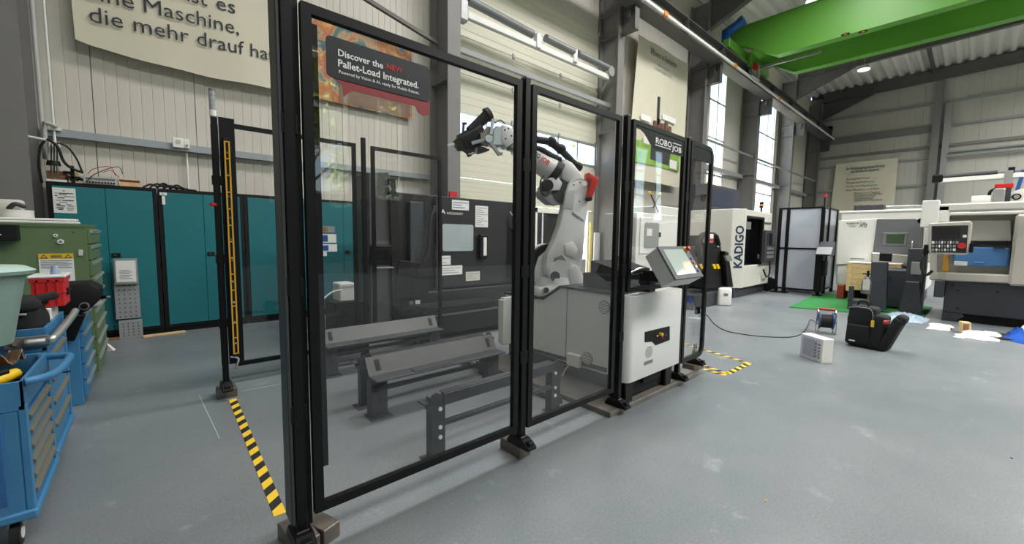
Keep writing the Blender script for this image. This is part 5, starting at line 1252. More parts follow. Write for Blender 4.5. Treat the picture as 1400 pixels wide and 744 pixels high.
# scratches of white line on the floor
for p, q, lb in (((272, 540), (300, 600), 'faint white chalk line on the floor left of the striped tape'), ((330, 535), (385, 525), 'faint pale line on the floor behind the near corner post')):
    a, c = at(*p, Z=0), at(*q, Z=0); solo(MB().bar((a.x, a.y, .0008), (c.x, c.y, .0008), .006, .0012), 'floor_mark', mat('chalk', 'a5abae', .8), lb, 'mark')

# ================= RIGHT SIDE: FLOOR THINGS =================
def pz(x, y): v = at(x, y, Z=0); return Vector((v.x, v.y, 0))
# white info box
a, c, e = pz(1093, 486), pz(1123, 497), pz(1133, 495)
d = (c-a).normalized(); n = Vector((d.y, -d.x, 0))
if n.dot(-a) < 0: n = -n
ln = (c-a).length; h = .30; dp = (e-c).dot(-n)
rz = math.atan2(d.y, d.x)
t = thing('info_box', 'white printed carton standing alone on the floor', 'box', tuple(a+d*ln/2-n*dp/2), rz)
b = MB(); sgn = 1 if (Matrix.Rotation(rz, 3, 'Z') @ Vector((0, -1, 0))).dot(n) > 0 else -1
hz = at(1123, 464, X=c.x).z
b.box(-ln/2, ln/2, -dp/2, dp/2, 0, hz, b=.004); b.build('carton', mat('carton_white', 'e8e7e0', .5, var=.01), t, world=False)
yf = -sgn*dp/2
MB().box(-ln/2+.01, ln/2-.03, min(yf, yf-sgn*.001), max(yf, yf-sgn*.001), .015, hz-.015).build('printed_face', mat('print_lilac', 'cfd2e0', .5), t, world=False)
for k in range(14):
    z = .04+(hz-.08)*k/13; MB().box(-ln/2+.04, -ln/2+.22+.02*(k % 3), yf-sgn*.002 if sgn > 0 else yf+.001, yf-sgn*.001 if sgn > 0 else yf+.002, z-.003, z+.003).build('print_line', INKG, t, world=False)
for k in range(5):
    z = .05+(hz-.12)*k/4
    for x in (.06, .11): MB().box(x-.015, x+.015, min(yf-sgn*.002, yf-sgn*.001), max(yf-sgn*.002, yf-sgn*.001), z-.008, z+.012).build('symbol', INKG, t, world=False)
# cable reel
q = pz(1128, 455)
t = thing('cable_reel', 'blue cable reel with black cable on a chrome stand', 'cable reel', tuple(q), -1.25)
for s in (-1, 1):
    MB().cyl((s*.07, 0, .17), (s*.085, 0, .17), .115, seg=28).build('flange', BLUED, t, world=False, smooth=True)
MB().cyl((-.07, 0, .17), (.07, 0, .17), .095, seg=28).build('cable_coil', RUB, t, world=False, smooth=True)
b = MB()
for s in (-1, 1): b.tube([(s*.1, -.12, .012), (s*.1, -.09, .2), (s*.1, 0, .33), (s*.1, .06, .2), (s*.1, .1, .012), (s*.1, -.12, .012)], .009, 8)
b.cyl((-.1, -.12, .012), (.1, -.12, .012), .009); b.build('stand', CHROME, t, world=False, smooth=True)
MB().cyl((-.1, 0, .335), (.1, 0, .335), .016).build('handle', RED, t, world=False, smooth=True); MB().cyl((.086, 0, .17), (.12, 0, .17), .04).build('socket_hub', BLK, t, world=False)
pts = [pz(*p)+Vector((0, 0, .006)) for p in ((948, 424), (966, 431), (975, 442), (990, 452), (1012, 457), (1045, 461), (1085, 461), (1101, 452), (1108, 438))]+[at(1118, 432, X=q.x-.05)]
pts[-1].z = .12
solo(MB().tube(pts, .006, 6), 'power_cable', RUB, 'black power cable snaking from the fence to the cable reel', 'cable', smooth=True)
# backpack
q = pz(1193, 476); vd = Vector((q.x, q.y, 0)).normalized(); rz = math.atan2(vd.y, vd.x)-math.pi/2
t = thing('backpack', 'black backpack standing open on the floor', 'backpack', tuple(q), rz-.25)
def rb(name, c, s, rot=(0, 0, 0), m=FABB, b_=.04, par=None):
    return MB().obox(c, s, rot, b=b_, seg=3).build(name, m, par or t, smooth=True, world=False)
rb('main_body', (-.12, .02, .26), (.27, .22, .50), (0, .05, 0)); rb('middle_pocket', (.05, -.02, .22), (.13, .22, .42), (0, .12, 0)); rb('front_flap', (.17, -.02, .215), (.10, .22, .44), (0, .34, 0)); rb('flap_tip', (.245, -.02, .40), (.10, .19, .11), (0, .3, 0))
rb('base', (-.03, 0, .03), (.34, .22, .06), b_=.025); rb('front_pocket', (-.12, -.11, .16), (.22, .05, .24), b_=.02)
MB().tube([(-.18, .0, .50), (-.16, 0, .56), (-.09, 0, .56), (-.07, 0, .50)], .012).build('carry_handle', FABB, t, smooth=True, world=False)
MB().tube([(-.24, .12, .45), (-.3, .16, .3), (-.25, .14, .08)], .02).build('shoulder_strap', FABB, t, smooth=True, world=False)
MB().box(-.0, .03, -.145, -.13, .28, .36, b=.002).build('yellow_label', YEL, t, world=False); MB().box(.1, .14, -.13, -.02, .33, .38, b=.01).build('contents', RED, t, world=False); MB().box(.08, .12, -.10, .02, .36, .41, b=.01).build('contents', FOILB, t, world=False)
MB().box(-.2, -.14, -.14, -.135, .07, .085).build('logo_patch', PAPER, t, world=False)
MB().tube([(-.24, -.11, .48), (-.12, -.115, .5), (0, -.11, .45), (.0, -.11, .1)], .004).build('zipper', INKG, t, smooth=True, world=False)
# plastic sheets and cloths
def heap(pts, h, seed, m, name, label, cat, nu=30, nv=14):
    P = [pz(*p) for p in pts]
    def fn(u, v):
        p = (P[0]*(1-u)+P[1]*u)*(1-v)+(P[3]*(1-u)+P[2]*u)*v
        e = min(u, 1-u, v, 1-v)*2; e = min(1, e*2.5)
        nn = noise.noise(Vector((p.x*5+seed, p.y*7, seed)))*.5+.5; n2 = abs(noise.noise(Vector((p.x*16, p.y*13+seed, 1))))
        w_ = .05*noise.noise(Vector((u*4, v*4, seed)))*(1 if e < 1 else .3)
        return Vector((p.x+w_, p.y+w_*1.5, .004+e*h*(.3+.7*nn+.5*n2)))
    return solo(MB().surf(fn, nu, nv, .003), name, m, label, cat, smooth=True)
heap([(1203, 437), (1262, 443), (1272, 437), (1212, 428)], .09, 1, FOILB, 'plastic_sheet', 'crumpled pale blue plastic sheet behind the backpack', 'plastic sheet')
heap([(1266, 450), (1298, 453), (1303, 447), (1275, 444)], .05, 5, CLOTHW, 'cloth', 'small white cloth between backpack and beige lathe', 'cloth')
heap([(1303, 461), (1366, 468), (1372, 459), (1318, 453)], .06, 9, CLOTHW, 'cloth', 'crumpled white cloth before the beige lathe', 'cloth')
heap([(1366, 463), (1420, 476), (1440, 462), (1385, 450)], .08, 12, TARP, 'tarpaulin', 'bright blue tarpaulin at the right edge of the photo', 'tarpaulin')
heap([(1388, 456), (1420, 463), (1430, 457), (1398, 450)], .11, 15, CLOTHW, 'cloth', 'white cloth lying on the blue tarpaulin', 'cloth')
q = pz(1318, 455)
t = thing('wood_block', 'pale square wooden block beside the white cloth', 'wood', tuple(q), .2); MB().box(-.07, .07, -.05, .05, 0, .16, b=.004).build('block', WOOD, t, world=False); MB().box(-.071, -.07, -.03, .03, .02, .14).build('end_grain', WOODD, t, world=False)
solo(MB().obox(pz(1355, 463)+Vector((0.25, -.1, .012)), (.5, .3, .02), (0, 0, .1), b=.004), 'floor_mat', RUB, 'thin black mat under the cloths before the beige lathe', 'mat')
for p, lb in (((1047, 685), 'tiny yellow scrap on the open floor'), ((1383, 627), 'tiny blue scrap on the floor near the right edge')):
    q = pz(*p); solo(MB().obox(q+Vector((0, 0, .003)), (.012, .006, .005), (0, 0, .6), b=.001), 'scrap', YEL if p[0] < 1100 else BLUED, lb, 'scrap')
# turf mat
T = [pz(*p) for p in ((1078, 420.5), (1160, 427.5), (1262, 436), (1275, 421), (1180, 404.5), (1118, 402))]
b = MB(); b.loft([(v.x, v.y, .001) for v in T], [(v.x, v.y, .016) for v in T]); solo(b, 'turf_mat', TURF, 'green artificial turf mat under the white lathe', 'mat')
q = pz(990, 418)
t = thing('white_canister', 'white flat canister leaning at the white milling machine', 'canister', tuple(q), -.75)
MB().box(-.13, .13, -.045, .045, .0, .36, b=.04, seg=3).build('shell', WHT, t, smooth=True, world=False); MB().box(-.04, .04, -.049, -.044, .2, .25).build('label_plate', GREYM, t, world=False)

# ================= WHITE MILLING MACHINE =================
def atk(x, y): return at(x, y, Y=3.42)
KX0, KX1 = 9.76, 11.75
t = thing('milling_machine', 'white milling machine with vertical dark blue lettering', 'machine', (10.7, 4.2, 0))
cx_ = atk(1021, 300).x
MB().prism([(KX0, 3.62), (KX0+.22, 3.42), (cx_, 3.42), (cx_, 5.1), (KX0, 5.1)], 'z', .22, 2.0, b=.01).build('side_housing', CREAM, t)
MB().box(cx_, KX1, 3.75, 5.1, .22, 2.0, b=.01).build('back_housing', CREAM, t)
dxa, dxb = atk(1019, 320).x, atk(1043, 320).x
MB().box(dxb, KX1, 3.42, 3.76, .22, 1.98, b=.02).build('right_housing', CREAM, t); MB().box(cx_-.01, dxb+.01, 3.44, 3.76, .22, .72, b=.01).build('lower_front', CREAM, t)
MB().box(cx_-.01, dxb+.01, 3.44, 3.76, 1.83, 1.99, b=.01).build('lintel', CREAM, t); MB().box(cx_, dxb, 3.70, 3.76, .7, 1.85).build('door_recess', BLKM, t)
b = MB(); b.box(dxb-.06, dxb+.02, 3.40, 3.5, .72, 1.86, b=.02); b.box(cx_, dxb, 3.42, 3.46, 1.80, 1.86, b=.01); b.build('door_frame', BLK, t)
MB().box(cx_+.3, cx_+.36, 3.66, 3.70, .75, 1.8, b=.01).build('door_slide', DARK, t)
MB().box(dxb-.02, dxb+.005, 3.46, 3.75, .73, 1.83).build('recess_shade', BLKM, t); MB().box(cx_, dxb, 3.5, 3.75, .715, .73).build('sill_shade', BLKM, t)  # added black sheets paint the shade inside the open door
MB().box(KX0+.05, KX1, 3.52, 5.0, 0, .22, b=.01).build('plinth', DARK, t)
fc = lambda x, y: at(x, y, X=9.83)
v0, v1 = atk(1011, 363), atk(1018, 302)
fd = (Vector((KX0+.22, 3.42, 0))-Vector((KX0, 3.62, 0))).normalized(); fn_ = Vector((fd.y, -fd.x, 0))
if fn_.y > 0: fn_ = -fn_
o0 = Vector((KX0+.22, 3.42, .68))+Vector((0, 0, 0))
text('KADIGO', o0-fd*.03+fn_*.004, (0, 0, 1), -fd, mat('logo_blue', '22304a', .5), t, width=.95, height=.19, bold=.03)
MB().box(KX0+.27, KX0+.55, 3.413, 3.42, 1.55, 1.72, b=.002).build('badge', GREYM, t)
# its pendant
pa, pc = at(1043, 306, Y=3.36), at(1060, 352, Y=3.36)
pn = MB().box(11.0, 11.75, 3.30, 3.40, .78, 1.55, b=.02).build('pendant', DARK, t); MB().box(11.1, 11.65, 3.29, 3.30, 1.2, 1.48).build('pendant_screen', SCREEN, pn)
for k in range(12): MB().box(11.12+.13*(k % 4), 11.2+.13*(k % 4), 3.285, 3.30, .88+.1*(k//4), .94+.1*(k//4)).build('key', GALV, pn)
MB().tube([(11.5, 3.34, .78), (11.52, 3.33, .5), (11.3, 3.33, .42), (11.15, 3.36, .6)], .02).build('pendant_cable', RUB, t, smooth=True)
MB().cyl((10.9, 3.405, .92), (10.9, 3.42, .92), .06, seg=18).build('porthole', INK, t); MB().box(11.2, 11.7, 3.38, 3.44, 1.72, 1.76, b=.01).build('light_bar', ALU, t)
MB().cyl((11.9, 3.5, .18), (12.1, 3.5, .18), .18, seg=20).build('chip_bucket', BLKM, t, smooth=True)
# signal light of milling machine
q = at(1047, 276, X=11.5); q.x = 11.6; SY_ = 3.6; t = thing('signal_light', 'slim signal light on top of the white milling machine', 'signal lamp', (q.x-.1, SY_, 1.98))
MB().cyl((q.x-.1, SY_, 1.98), (q.x-.1, SY_, 2.12), .02).build('pole', BLKM, t); MB().cyl((q.x-.1, SY_, 2.12), (q.x-.1, SY_, 2.26), .045).build('lamp_head', BLKM, t); MB().cyl((q.x-.1, SY_, 2.16), (q.x-.1, SY_, 2.2), .047).build('amber_ring', ORG, t)
# box on top behind
a, c = at(984, 252, Y=5.6), at(1009, 285, Y=5.6)
t = thing('roof_cabinet', 'blue grey cabinet rising behind the white milling machine', 'cabinet', (a.x+1, 5.9, 0))
MB().box(a.x-.9, c.x+.1, 5.6, 6.4, 0, a.z-.05, b=.01).build('body', mat('slate_cab', '3d4048', .5), t); MB().box(a.x-.8, c.x-.5, 5.59, 5.6, 2.4, a.z-.15).build('front_panel', mat('navy_panel', '2a3346', .4), t)
# small robot in black frame before the machine
t = thing('tool_loader', 'black loader stand with yellow stripes before the white milling machine', 'machine', (8.9, 3.9, 0))
q = lambda x, y: at(x, y, Y=3.4)
MB().box(q(945, 400).x, q(975, 400).x+.1, 3.35, 3.90, 0, .28, b=.01).build('base', DARK, t)
P = [q(962, 322), q(975, 322), q(985, 330), q(993, 392), q(962, 396)]
MB().loft([(p.x, 3.40, p.z) for p in P], [(p.x, 3.70, p.z) for p in P], b=.02).build('tower', BLKM, t)
P = [q(984, 343), q(989, 345), q(996, 392), q(988, 392)]; MB().loft([(p.x, 3.30, p.z) for p in P], [(p.x, 3.40, p.z) for p in P], b=.01).build('front_leg', BLK, t)
P = [q(982, 349), q(989, 349), q(992, 356), q(985, 357)]; MB().loft([(p.x, 3.26, p.z) for p in P], [(p.x, 3.30, p.z) for p in P]).build('grey_cover', GALV, t)
for x0_ in (973, 978, 955):
    P = [q(x0_, 362), q(x0_+3, 361), q(x0_+5.5, 367), q(x0_+2.5, 368)]; MB().loft([(p.x, 3.38, p.z) for p in P], [(p.x, 3.40, p.z) for p in P]).build('yellow_stripe', YEL, t)
P = [q(950, 338), q(968, 336), q(970, 372), q(952, 372)]; MB().loft([(p.x, 3.42, p.z) for p in P], [(p.x, 3.60, p.z) for p in P], b=.01).build('gear_box', DARK, t)
MB().tube([q(955, 350), q(954, 335), q(960, 322), q(968, 321), q(978, 323), q(982, 335)], .05, 10).build('hose', BLKM, t, smooth=True)
MB().tube([q(975, 323), q(982, 327), q(981, 338)], .03, 8).build('white_hose', WHT, t, smooth=True)
a_, c_ = q(961, 320), q(968, 332); MB().box(a_.x, c_.x, 3.30, 3.40, c_.z, a_.z, b=.01).build('red_white_box', WHT, t); MB().box(a_.x+.05, c_.x-.03, 3.29, 3.30, c_.z+.02, (a_.z+c_.z)/2).build('red_mark', RED, t)
# machine piece seen through end panel
t = thing('white_machine', 'low white machine cover seen through the narrow end panel', 'machine', (8.4, 4.6, 0))
MB().box(7.9, 9.3, 4.4, 5.4, .9, 2.0, b=.02).build('cover', WHT, t); MB().box(7.95, 9.25, 4.45, 5.3, 0, .9).build('base', DARK, t); MB().box(8.0, 9.2, 4.385, 4.4, 1.0, 1.72).build('window', SCREEN, t)
# white electrical cabinet seen above the control cabinet
Yb = 3.6; wq = lambda x, y: at(x, y, Y=Yb)
a, c = wq(871, 290), wq(928, 368)
t = thing('electric_cabinet', 'white cabinet with rounded window behind the lettered fence panel', 'cabinet', ((a.x+c.x)/2, 3.9, 0))
wx0, wx1, wz0, wz1 = a.x, c.x, c.z, wq(871, 290).z
MB().box(wx0, wx1, Yb, Yb+.6, wz0, wz1, b=.01).build('body', WHT, t); MB().box(wx0+.03, wx1-.03, Yb+.03, Yb+.57, 0, wz0).build('base', BLKM, t)
a, c = wq(875, 297), wq(902, 346); dd = MB().box(a.x, c.x, Yb-.02, Yb, c.z, a.z, b=.004).build('door', WHT, t)
a, c = wq(880, 304), wq(898, 339); MB().prism(rr(a.x, c.x, c.z, a.z, .04), 'y', Yb-.028, Yb-.02).build('window', mat('smoky_glass', '8d9290', .15), dd); MB().box(a.x+.06, (a.x+c.x)/2, Yb-.03, Yb-.028, c.z+.2, a.z-.1).build('inner_label', WHT, dd)
a = wq(900, 321); MB().box(a.x-.02, a.x+.02, Yb-.04, Yb-.0, a.z-.04, a.z+.04).build('door_lock', BLK, dd)
MB().box(wx0-.15, wx0-.02, Yb+.1, Yb+.16, wz1-.35, wz1-.1, b=.01).build('side_display', FOILB, t); MB().cyl((wx0-.05, Yb+.1, wz1-.4), (wx0-.35, Yb+.1, wz0+.2), .018).build('stay', BLKM, t)
for p0_, p1_ in (((888, 262), (900, 290)), ((903, 264), (893, 284))):
    A_, B2 = at(*p0_, Y=Yb+.3), at(*p1_, Y=Yb+.3); MB().cyl(A_, B2, .012, seg=8).build('antenna', BLKM, t); MB().cyl(A_, A_+(B2-A_)*.12, .02, seg=8).build('yellow_tip', YEL, t)

# ================= GLAZED CELL WITH HAZY PANELS =================
t = thing('enclosed_cell', 'black framed robot cell with hazy translucent panels', 'enclosure', (12.6, 2.9, 0))
XC = 11.9; cq = lambda x, y: at(x, y, X=XC)
ya, ym, yb1 = cq(1064, 340).y, cq(1075, 340).y, cq(1122, 340).y
b = MB()
for y in (ya, ym, yb1): b.box(XC, XC+.10, y-.05, y+.05, .05, 2.12, b=.005)
b.build('posts', BLK, t) if False else None
b.bm.free() if False else None
for y in (ya, ym, yb1): MB().box(XC-.02, XC+.06, y-.035, y+.035, .0, 2.12, b=.004).build('post', BLK, t)
for z in (2.1, 1.12, .12): MB().box(XC, XC+.04, yb1, ya, z-.02, z+.02).build('crossbar', BLK, t)
for (y0, y1) in ((ya, ym), (ym, yb1)):
    for z0, z1 in ((.14, 1.10), (1.14, 2.08)): MB().box(XC+.015, XC+.025, y1+.035, y0-.035, z0, z1).build('hazy_pane', HAZE, t)
XR = 13.3
for x in (XC+.55, XR): MB().box(x-.035, x+.035, yb1-.035, yb1+.035, 0, 2.12, b=.004).build('post', BLK, t)
for z in (2.1, 1.12, .12): MB().box(XC, XR, yb1-.02, yb1+.02, z-.02, z+.02).build('crossbar', BLK, t)
for x0_, x1_ in ((XC+.06, XC+.51), (XC+.59, XR-.04)):
    MB().box(x0_, x1_, yb1-.005, yb1+.005, .14, 2.08).build('hazy_pane', HAZE, t)
MB().box(XC-.35, XC-.04, yb1-.12, yb1+.02, .12, 1.05, b=.02).build('control_box', BLK, t)
MB().prism([(XC-.50, .98), (XC-.04, .98), (XC-.04, 1.30), (XC-.36, 1.14)], 'y', yb1-.28, yb1+.0, b=.01).build('control_desk', DARK, t)
MB().prism([(XC-.52, 1.0), (XC-.37, 1.15), (XC-.38, 1.17), (XC-.54, 1.01)], 'y', yb1-.30, yb1-.02).build('desk_face', GREYM, t)
MB().box(XC-.3, XC-.1, yb1-.18, yb1-.12, .5, .85, b=.01).build('side_unit', BLKM, t)
for y in (ya, ym, yb1): MB().box(XC-.1, XC+.15, y-.08, y+.08, 0, .03, b=.005).build('foot', BLK, t)
q = cq(1136, 275); MB().cyl((XC+.3, yb1+.05, 2.12), (XC+.3, yb1+.05, 2.35), .015).build('lamp_pole', BLKM, t); MB().cyl((XC+.3, yb1+.05, 2.35), (XC+.3, yb1+.05, 2.43), .035).build('red_lamp', RED, t)
t = thing('cell_robot', 'dark robot arm blurred behind the hazy panels', 'robot', (12.7, 3.1, 0))
b = MB(); b.cyl((12.9, 3.2, .04), (12.9, 3.2, .5), .22, .16); b.build('base', DARK, t, smooth=True)
b = MB(); b.bar((12.9, 3.2, .5), (12.9, 3.3, 1.75), .2, .2, b=.05); b.build('lower_arm', DARK, t); MB().bar((12.9, 3.35, 1.72), (12.4, 2.8, 1.78), .13, .13, b=.03).build('forearm', DARK, t)
b = MB(); b.bar((12.4, 2.85, 1.9), (12.35, 2.72, 1.5), .1, .1, b=.02); b.bar((12.35, 2.74, 1.52), (12.33, 2.62, 1.45), .05, .05); b.build('gripper', DARK, t)
t = thing('parts_rack', 'dark parts rack inside the hazy cell', 'rack', (12.5, 2.9, 0)); MB().box(12.3, 12.7, 2.6, 3.1, .05, 1.05, b=.01).build('body', GREYM, t); MB().box(12.28, 12.3, 2.6, 2.8, .1, .5).build('front', DARK, t)

# ================= WHITE LATHE WITH GREY DOOR =================
LX = 12.0; lq = lambda x, y: at(x, y, X=LX)
yl, yr, yd = lq(1147, 330).y, lq(1262, 330).y, lq(1196, 330).y
zt_, zb3 = 1.98, .27
t = thing('white_lathe', 'white lathe with grey sliding door and greenish window', 'machine', (12.8, 1.4, 0))
def lpr(px, d0, d1, name, m, b_=.01, par=None):
    P = [lq(*p) for p in px]; return MB().loft([(LX-d1, p.y, p.z) for p in P], [(LX-d0, p.y, p.z) for p in P], b=b_).build(name, m, par or t)
MB().box(LX, LX+1.8, yr-.1, yl, .3, 1.96, b=.02).build('body', WHT, t); MB().box(LX+.05, LX+1.7, yr-.05, yl-.05, 0, .3).build('plinth', DARK, t)
MB().box(LX-.02, LX+1.85, yr-.12, yl+.04, 1.95, 2.0, b=.01).build('top_ledge', WHT, t)
lpr([(1147, 302), (1200, 299), (1193, 360), (1143, 362)], 0, .03, 'white_door', WHT)
dr = lpr([(1200, 299), (1254, 299), (1262, 305), (1262, 350), (1256, 366), (1192, 364), (1193, 350)], .0, .06, 'grey_door', mat('door_metal', '7d7f82', .3, .4, var=.03))
lpr([(1192, 345), (1262, 350), (1259, 366), (1192, 362)], .03, .08, 'door_foot', mat('door_metal_light', 'a5a39d', .3, .4), .02, dr)
w_ = lpr([(1208, 318), (1242, 318), (1239, 336), (1206, 335)], .06, .075, 'window_frame', GREYM, .004, dr); lpr([(1213, 320), (1238, 320), (1236, 333.5), (1212, 333)], .076, .08, 'window', mat('window_green', '3c5038', .15), .002, dr)
MB().tube([lq(1248, 330)-Vector((.1, 0, 0)), lq(1247, 345)-Vector((.13, 0, 0)), lq(1246, 356)-Vector((.1, 0, 0))], .015).build('door_handle', CHROME, dr, smooth=True)
k = dict(axis='X', v=LX-.04, right=(0, -1, 0))
ptext('Hodgehrabi Turn', (1157, 306.5), (1184, 306), INK, t, height=.05, bold=.01, **k); ptext('Lager', (1161, 310), (1171, 309.6), INK, t, height=.04, **k); ptext('XTJ', (1174, 310), (1186, 309.6), INK, t, height=.06, shear=.3, bold=.02, **k)
lpr([(1163, 353), (1182, 353.5), (1182, 354.5), (1163, 354)], .03, .035, 'door_strip', GREYM, .001)
a, c = lq(1162, 289), lq(1199, 298); MB().box(LX+.3, LX+.6, lq(1205, 290).y, lq(1165, 290).y, 2.0, 2.14, b=.005).build('roof_unit', DARK, t)
MB().box(LX+.6, LX+1.6, yr-.4, yd, 2.0, 2.12, b=.01).build('roof_duct', GALV, t)
MB().cyl((LX-.06, lq(1259, 302).y, lq(1259, 302).z), (LX-.0, lq(1259, 302).y, lq(1259, 302).z), .05).build('door_bolt', BLK, t)
MB().box(LX-.25, LX-.0, yr-.35, yr-.02, .9, 1.9, b=.01).build('end_column', WHT, t); MB().box(LX-.28, LX-.25, yr-.25, yr-.1, 1.25, 1.7, b=.005).build('key_panel', INK, t)
for k_ in range(3): MB().cyl((LX-.3, yr-.18, 1.3+.13*k_), (LX-.28, yr-.18, 1.3+.13*k_), .03, seg=10).build('key', ORG if k_ == 0 else GALV, t)
# pallet with timber crate in front of lathe
px0 = 11.4; pq = lambda x, y: at(x, y, X=px0)
t = thing('timber_crate', 'pale timber crate on a pallet before the white lathe', 'crate', (11.6, 1.5, 0))
y0_, y1_ = pq(1230, 380).y, pq(1157, 380).y; zb4, zt4 = pq(1190, 400).z, pq(1190, 360).z
n = 5
for k_ in range(n): z = zb4+.03+(zt4-zb4-.03)*k_/n; MB().box(px0, px0+.03, y0_, y1_, z, z+(zt4-zb4)/n-.012, b=.002).build('plank', WOOD, t)
MB().box(px0+.03, px0+.5, y0_+.01, y1_-.01, zb4+.02, zt4-.01).build('core', WOODD, t); MB().box(px0-.01, px0+.5, y0_, y1_, zt4-.01, zt4+.01).build('sheet_cover', PAPER, t)
for y in (y0_+.02, (y0_+y1_)/2, y1_-.06): MB().box(px0-.02, px0, y-.03, y+.05, zb4, zt4).build('batten', WOOD, t)
for y in (y0_+.05, (y0_+y1_)/2, y1_-.1): MB().box(px0, px0+.5, y-.05, y+.05, 0, zb4).build('pallet_foot', WOODD, t)
solo(MB().box(11.6, 11.9, pq(1152, 390).y, pq(1142, 390).y, 0.0, .33, b=.01), 'red_crate', mat('red_dark', 'a03a2c', .5), 'small red crate left of the timber crate', 'crate')
# slate stand, bottle
SX = 10.05; sq = lambda x, y: at(x, y, X=SX)
t = thing('slate_stand', 'slate blue steel stand with tall arm before the timber crate', 'stand', (10.2, 1.3, 0))
def spr(px, d0, d1, name, m, b_=.006):
    P = [sq(*p) for p in px]; return MB().loft([(SX+d0, p.y, p.z) for p in P], [(SX+d1, p.y, p.z) for p in P], b=b_).build(name, m, t)
spr([(1191, 358), (1213, 359), (1211, 424.5), (1188, 423.5)], 0, .2, 'tall_arm', SLATE); spr([(1161, 409), (1190, 412), (1189, 423.5), (1159, 422)], -.1, .3, 'low_box', SLATE); spr([(1162, 391), (1168, 391), (1167, 411), (1161, 411)], -.1, .0, 'side_post', SLATE)
spr([(1202, 346), (1219, 347), (1218, 358), (1201, 357)], .05, .12, 'black_screen', BLKM)
t = thing('fire_bottle', 'grey bottle with valve standing in the slate stand', 'bottle', tuple(sq(1184, 412)))
q = sq(1183, 411); z_ = q.z; MB().cyl((SX+.05, q.y, .33), (SX+.05, q.y, sq(1183, 385).z), .085, seg=20).build('bottle', GREYM, t, smooth=True); zz = sq(1183, 385).z; MB().cyl((SX+.05, q.y, zz), (SX+.05, q.y, zz+.09), .085, .03, 20).build('shoulder', GREYM, t, smooth=True)
MB().cyl((SX+.05, q.y, zz+.09), (SX+.05, q.y, zz+.2), .02).build('valve', BLKM, t); MB().cyl((SX+.05, q.y-.08, zz+.14), (SX+.05, q.y+.08, zz+.14), .012).build('valve_handle', BLKM, t); MB().box(SX-.04, SX-.035, q.y-.05, q.y+.05, .4, .6).build('bottle_label', CREAM, t)
# lower machine parts between the lathes
t = thing('coolant_unit', 'dark slate coolant and chip unit between the two lathes', 'machine', (11, .7, 0))
MB().box(10.7, 11.35, .60, 1.25, .05, .78, b=.02).build('tank', SLATE, t); MB().box(10.4, 10.9, .56, .80, .05, 1.2, b=.02).build('column', SLATE, t); MB().prism([(.52, .0), (.85, .0), (.78, .6), (.6, .6)], 'x', 10.2, 10.4, b=.01).build('leg', DARK, t)
MB().cyl((10.68, 1.05, .62), (10.7, 1.05, .62), .03).build('drain_plug', INK, t); MB().box(10.38, 10.4, .6, .74, .72, .95, b=.005).build('control_plate', GALV, t)
solo(MB().box(10.9, 11.2, .9, 1.3, 0, .045, b=.004), 'white_tray', PAPER, 'flat white tray under the coolant unit', 'tray')

# ================= BEIGE LATHE AT RIGHT =================
BX = 9.9; bq2 = lambda x, y: at(x, y, X=BX)
t = thing('beige_lathe', 'large beige lathe with blue inner door and dark base at right', 'machine', (10.8, -.6, 0))
bl, bm_, br_ = bq2(1272, 330).y, bq2(1385, 330).y, -2.6
def bp(px, d0, d1, name, m, b_=.01, par=None):
    P = [bq2(*p) for p in px]; return MB().loft([(BX+d0, p.y, p.z) for p in P], [(BX+d1, p.y, p.z) for p in P], b=b_).build(name, m, par or t)
MB().box(BX+.25, BX+1.8, br_, bl-.02, .68, 1.78, b=.02).build('body', BEIGE, t)
bp([(1271, 372), (1382, 376), (1382, 388), (1270, 383)], 0, .3, 'sill', BEIGE, .02); bp([(1271, 300), (1281, 300), (1281, 375), (1271, 375)], .0, .3, 'left_cheek', BEIGE)
MB().box(BX-.03, BX+.3, br_, bm_, .66, 1.75, b=.03).build('right_cover', BEIGE, t); MB().box(BX+.0, BX+1.8, br_, bl, 1.75, 1.80, b=.01).build('top_plate', CREAM, t)
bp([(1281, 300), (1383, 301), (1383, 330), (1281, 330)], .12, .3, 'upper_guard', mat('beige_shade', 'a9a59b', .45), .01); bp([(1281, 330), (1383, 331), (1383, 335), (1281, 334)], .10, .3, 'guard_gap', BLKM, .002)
bd = bp([(1303, 342), (1312, 337), (1382, 339), (1379, 366), (1303, 363)], .1, .28, 'blue_door', mat('door_blue', '4d80b4', .4, var=.04), .02)
bp([(1304, 357), (1323, 358), (1322, 364), (1304, 363)], .085, .10, 'white_sticker', PAPER, .001, bd); bp([(1332, 358), (1346, 358.5), (1346, 360), (1332, 359.5)], .07, .1, 'grip_strip', mat('light_blue', '86aed2', .4), .002, bd)
bp([(1290, 348), (1296, 348), (1297, 371), (1288, 371)], -.03, .0, 'yellow_bar', mat('ochre', 'c08a2c', .5), .003); bp([(1358, 338), (1374, 339), (1374, 341), (1358, 340)], .05, .1, 'top_grip', INK, .002)
MB().box(BX+.05, BX+1.8, br_, bq2(1291, 400).y, .14, .68, b=.01).build('dark_base', mat('base_dark', '303236', .45, var=.04), t)
MB().box(BX+.15, BX+1.7, br_, bq2(1300, 400).y, 0, .14).build('plinth', BLKM, t); MB().prism([(bq2(1291, 400).y, .0), (bq2(1291, 400).y, .14), (bq2(1318, 400).y, .14), (bq2(1322, 400).y, .09), (bq2(1316, 400).y, .06), (bq2(1310, 400).y, 0)], 'x', BX+.05, BX+.3).build('base_foot', MATS['base_dark'], t)
MB().box(BX-.15, BX+.3, bq2(1291, 400).y, bq2(1277, 400).y, .4, .68, b=.01).build('side_box', DARK, t)
for p in ((1303, 390), (1310, 397), (1364, 399), (1309, 422), (1366, 435)): q = at(*p, X=BX+.04); MB().cyl((BX+.03, q.y, q.z), (BX+.05, q.y, q.z), .014, seg=8).build('bolt', BLK, t)
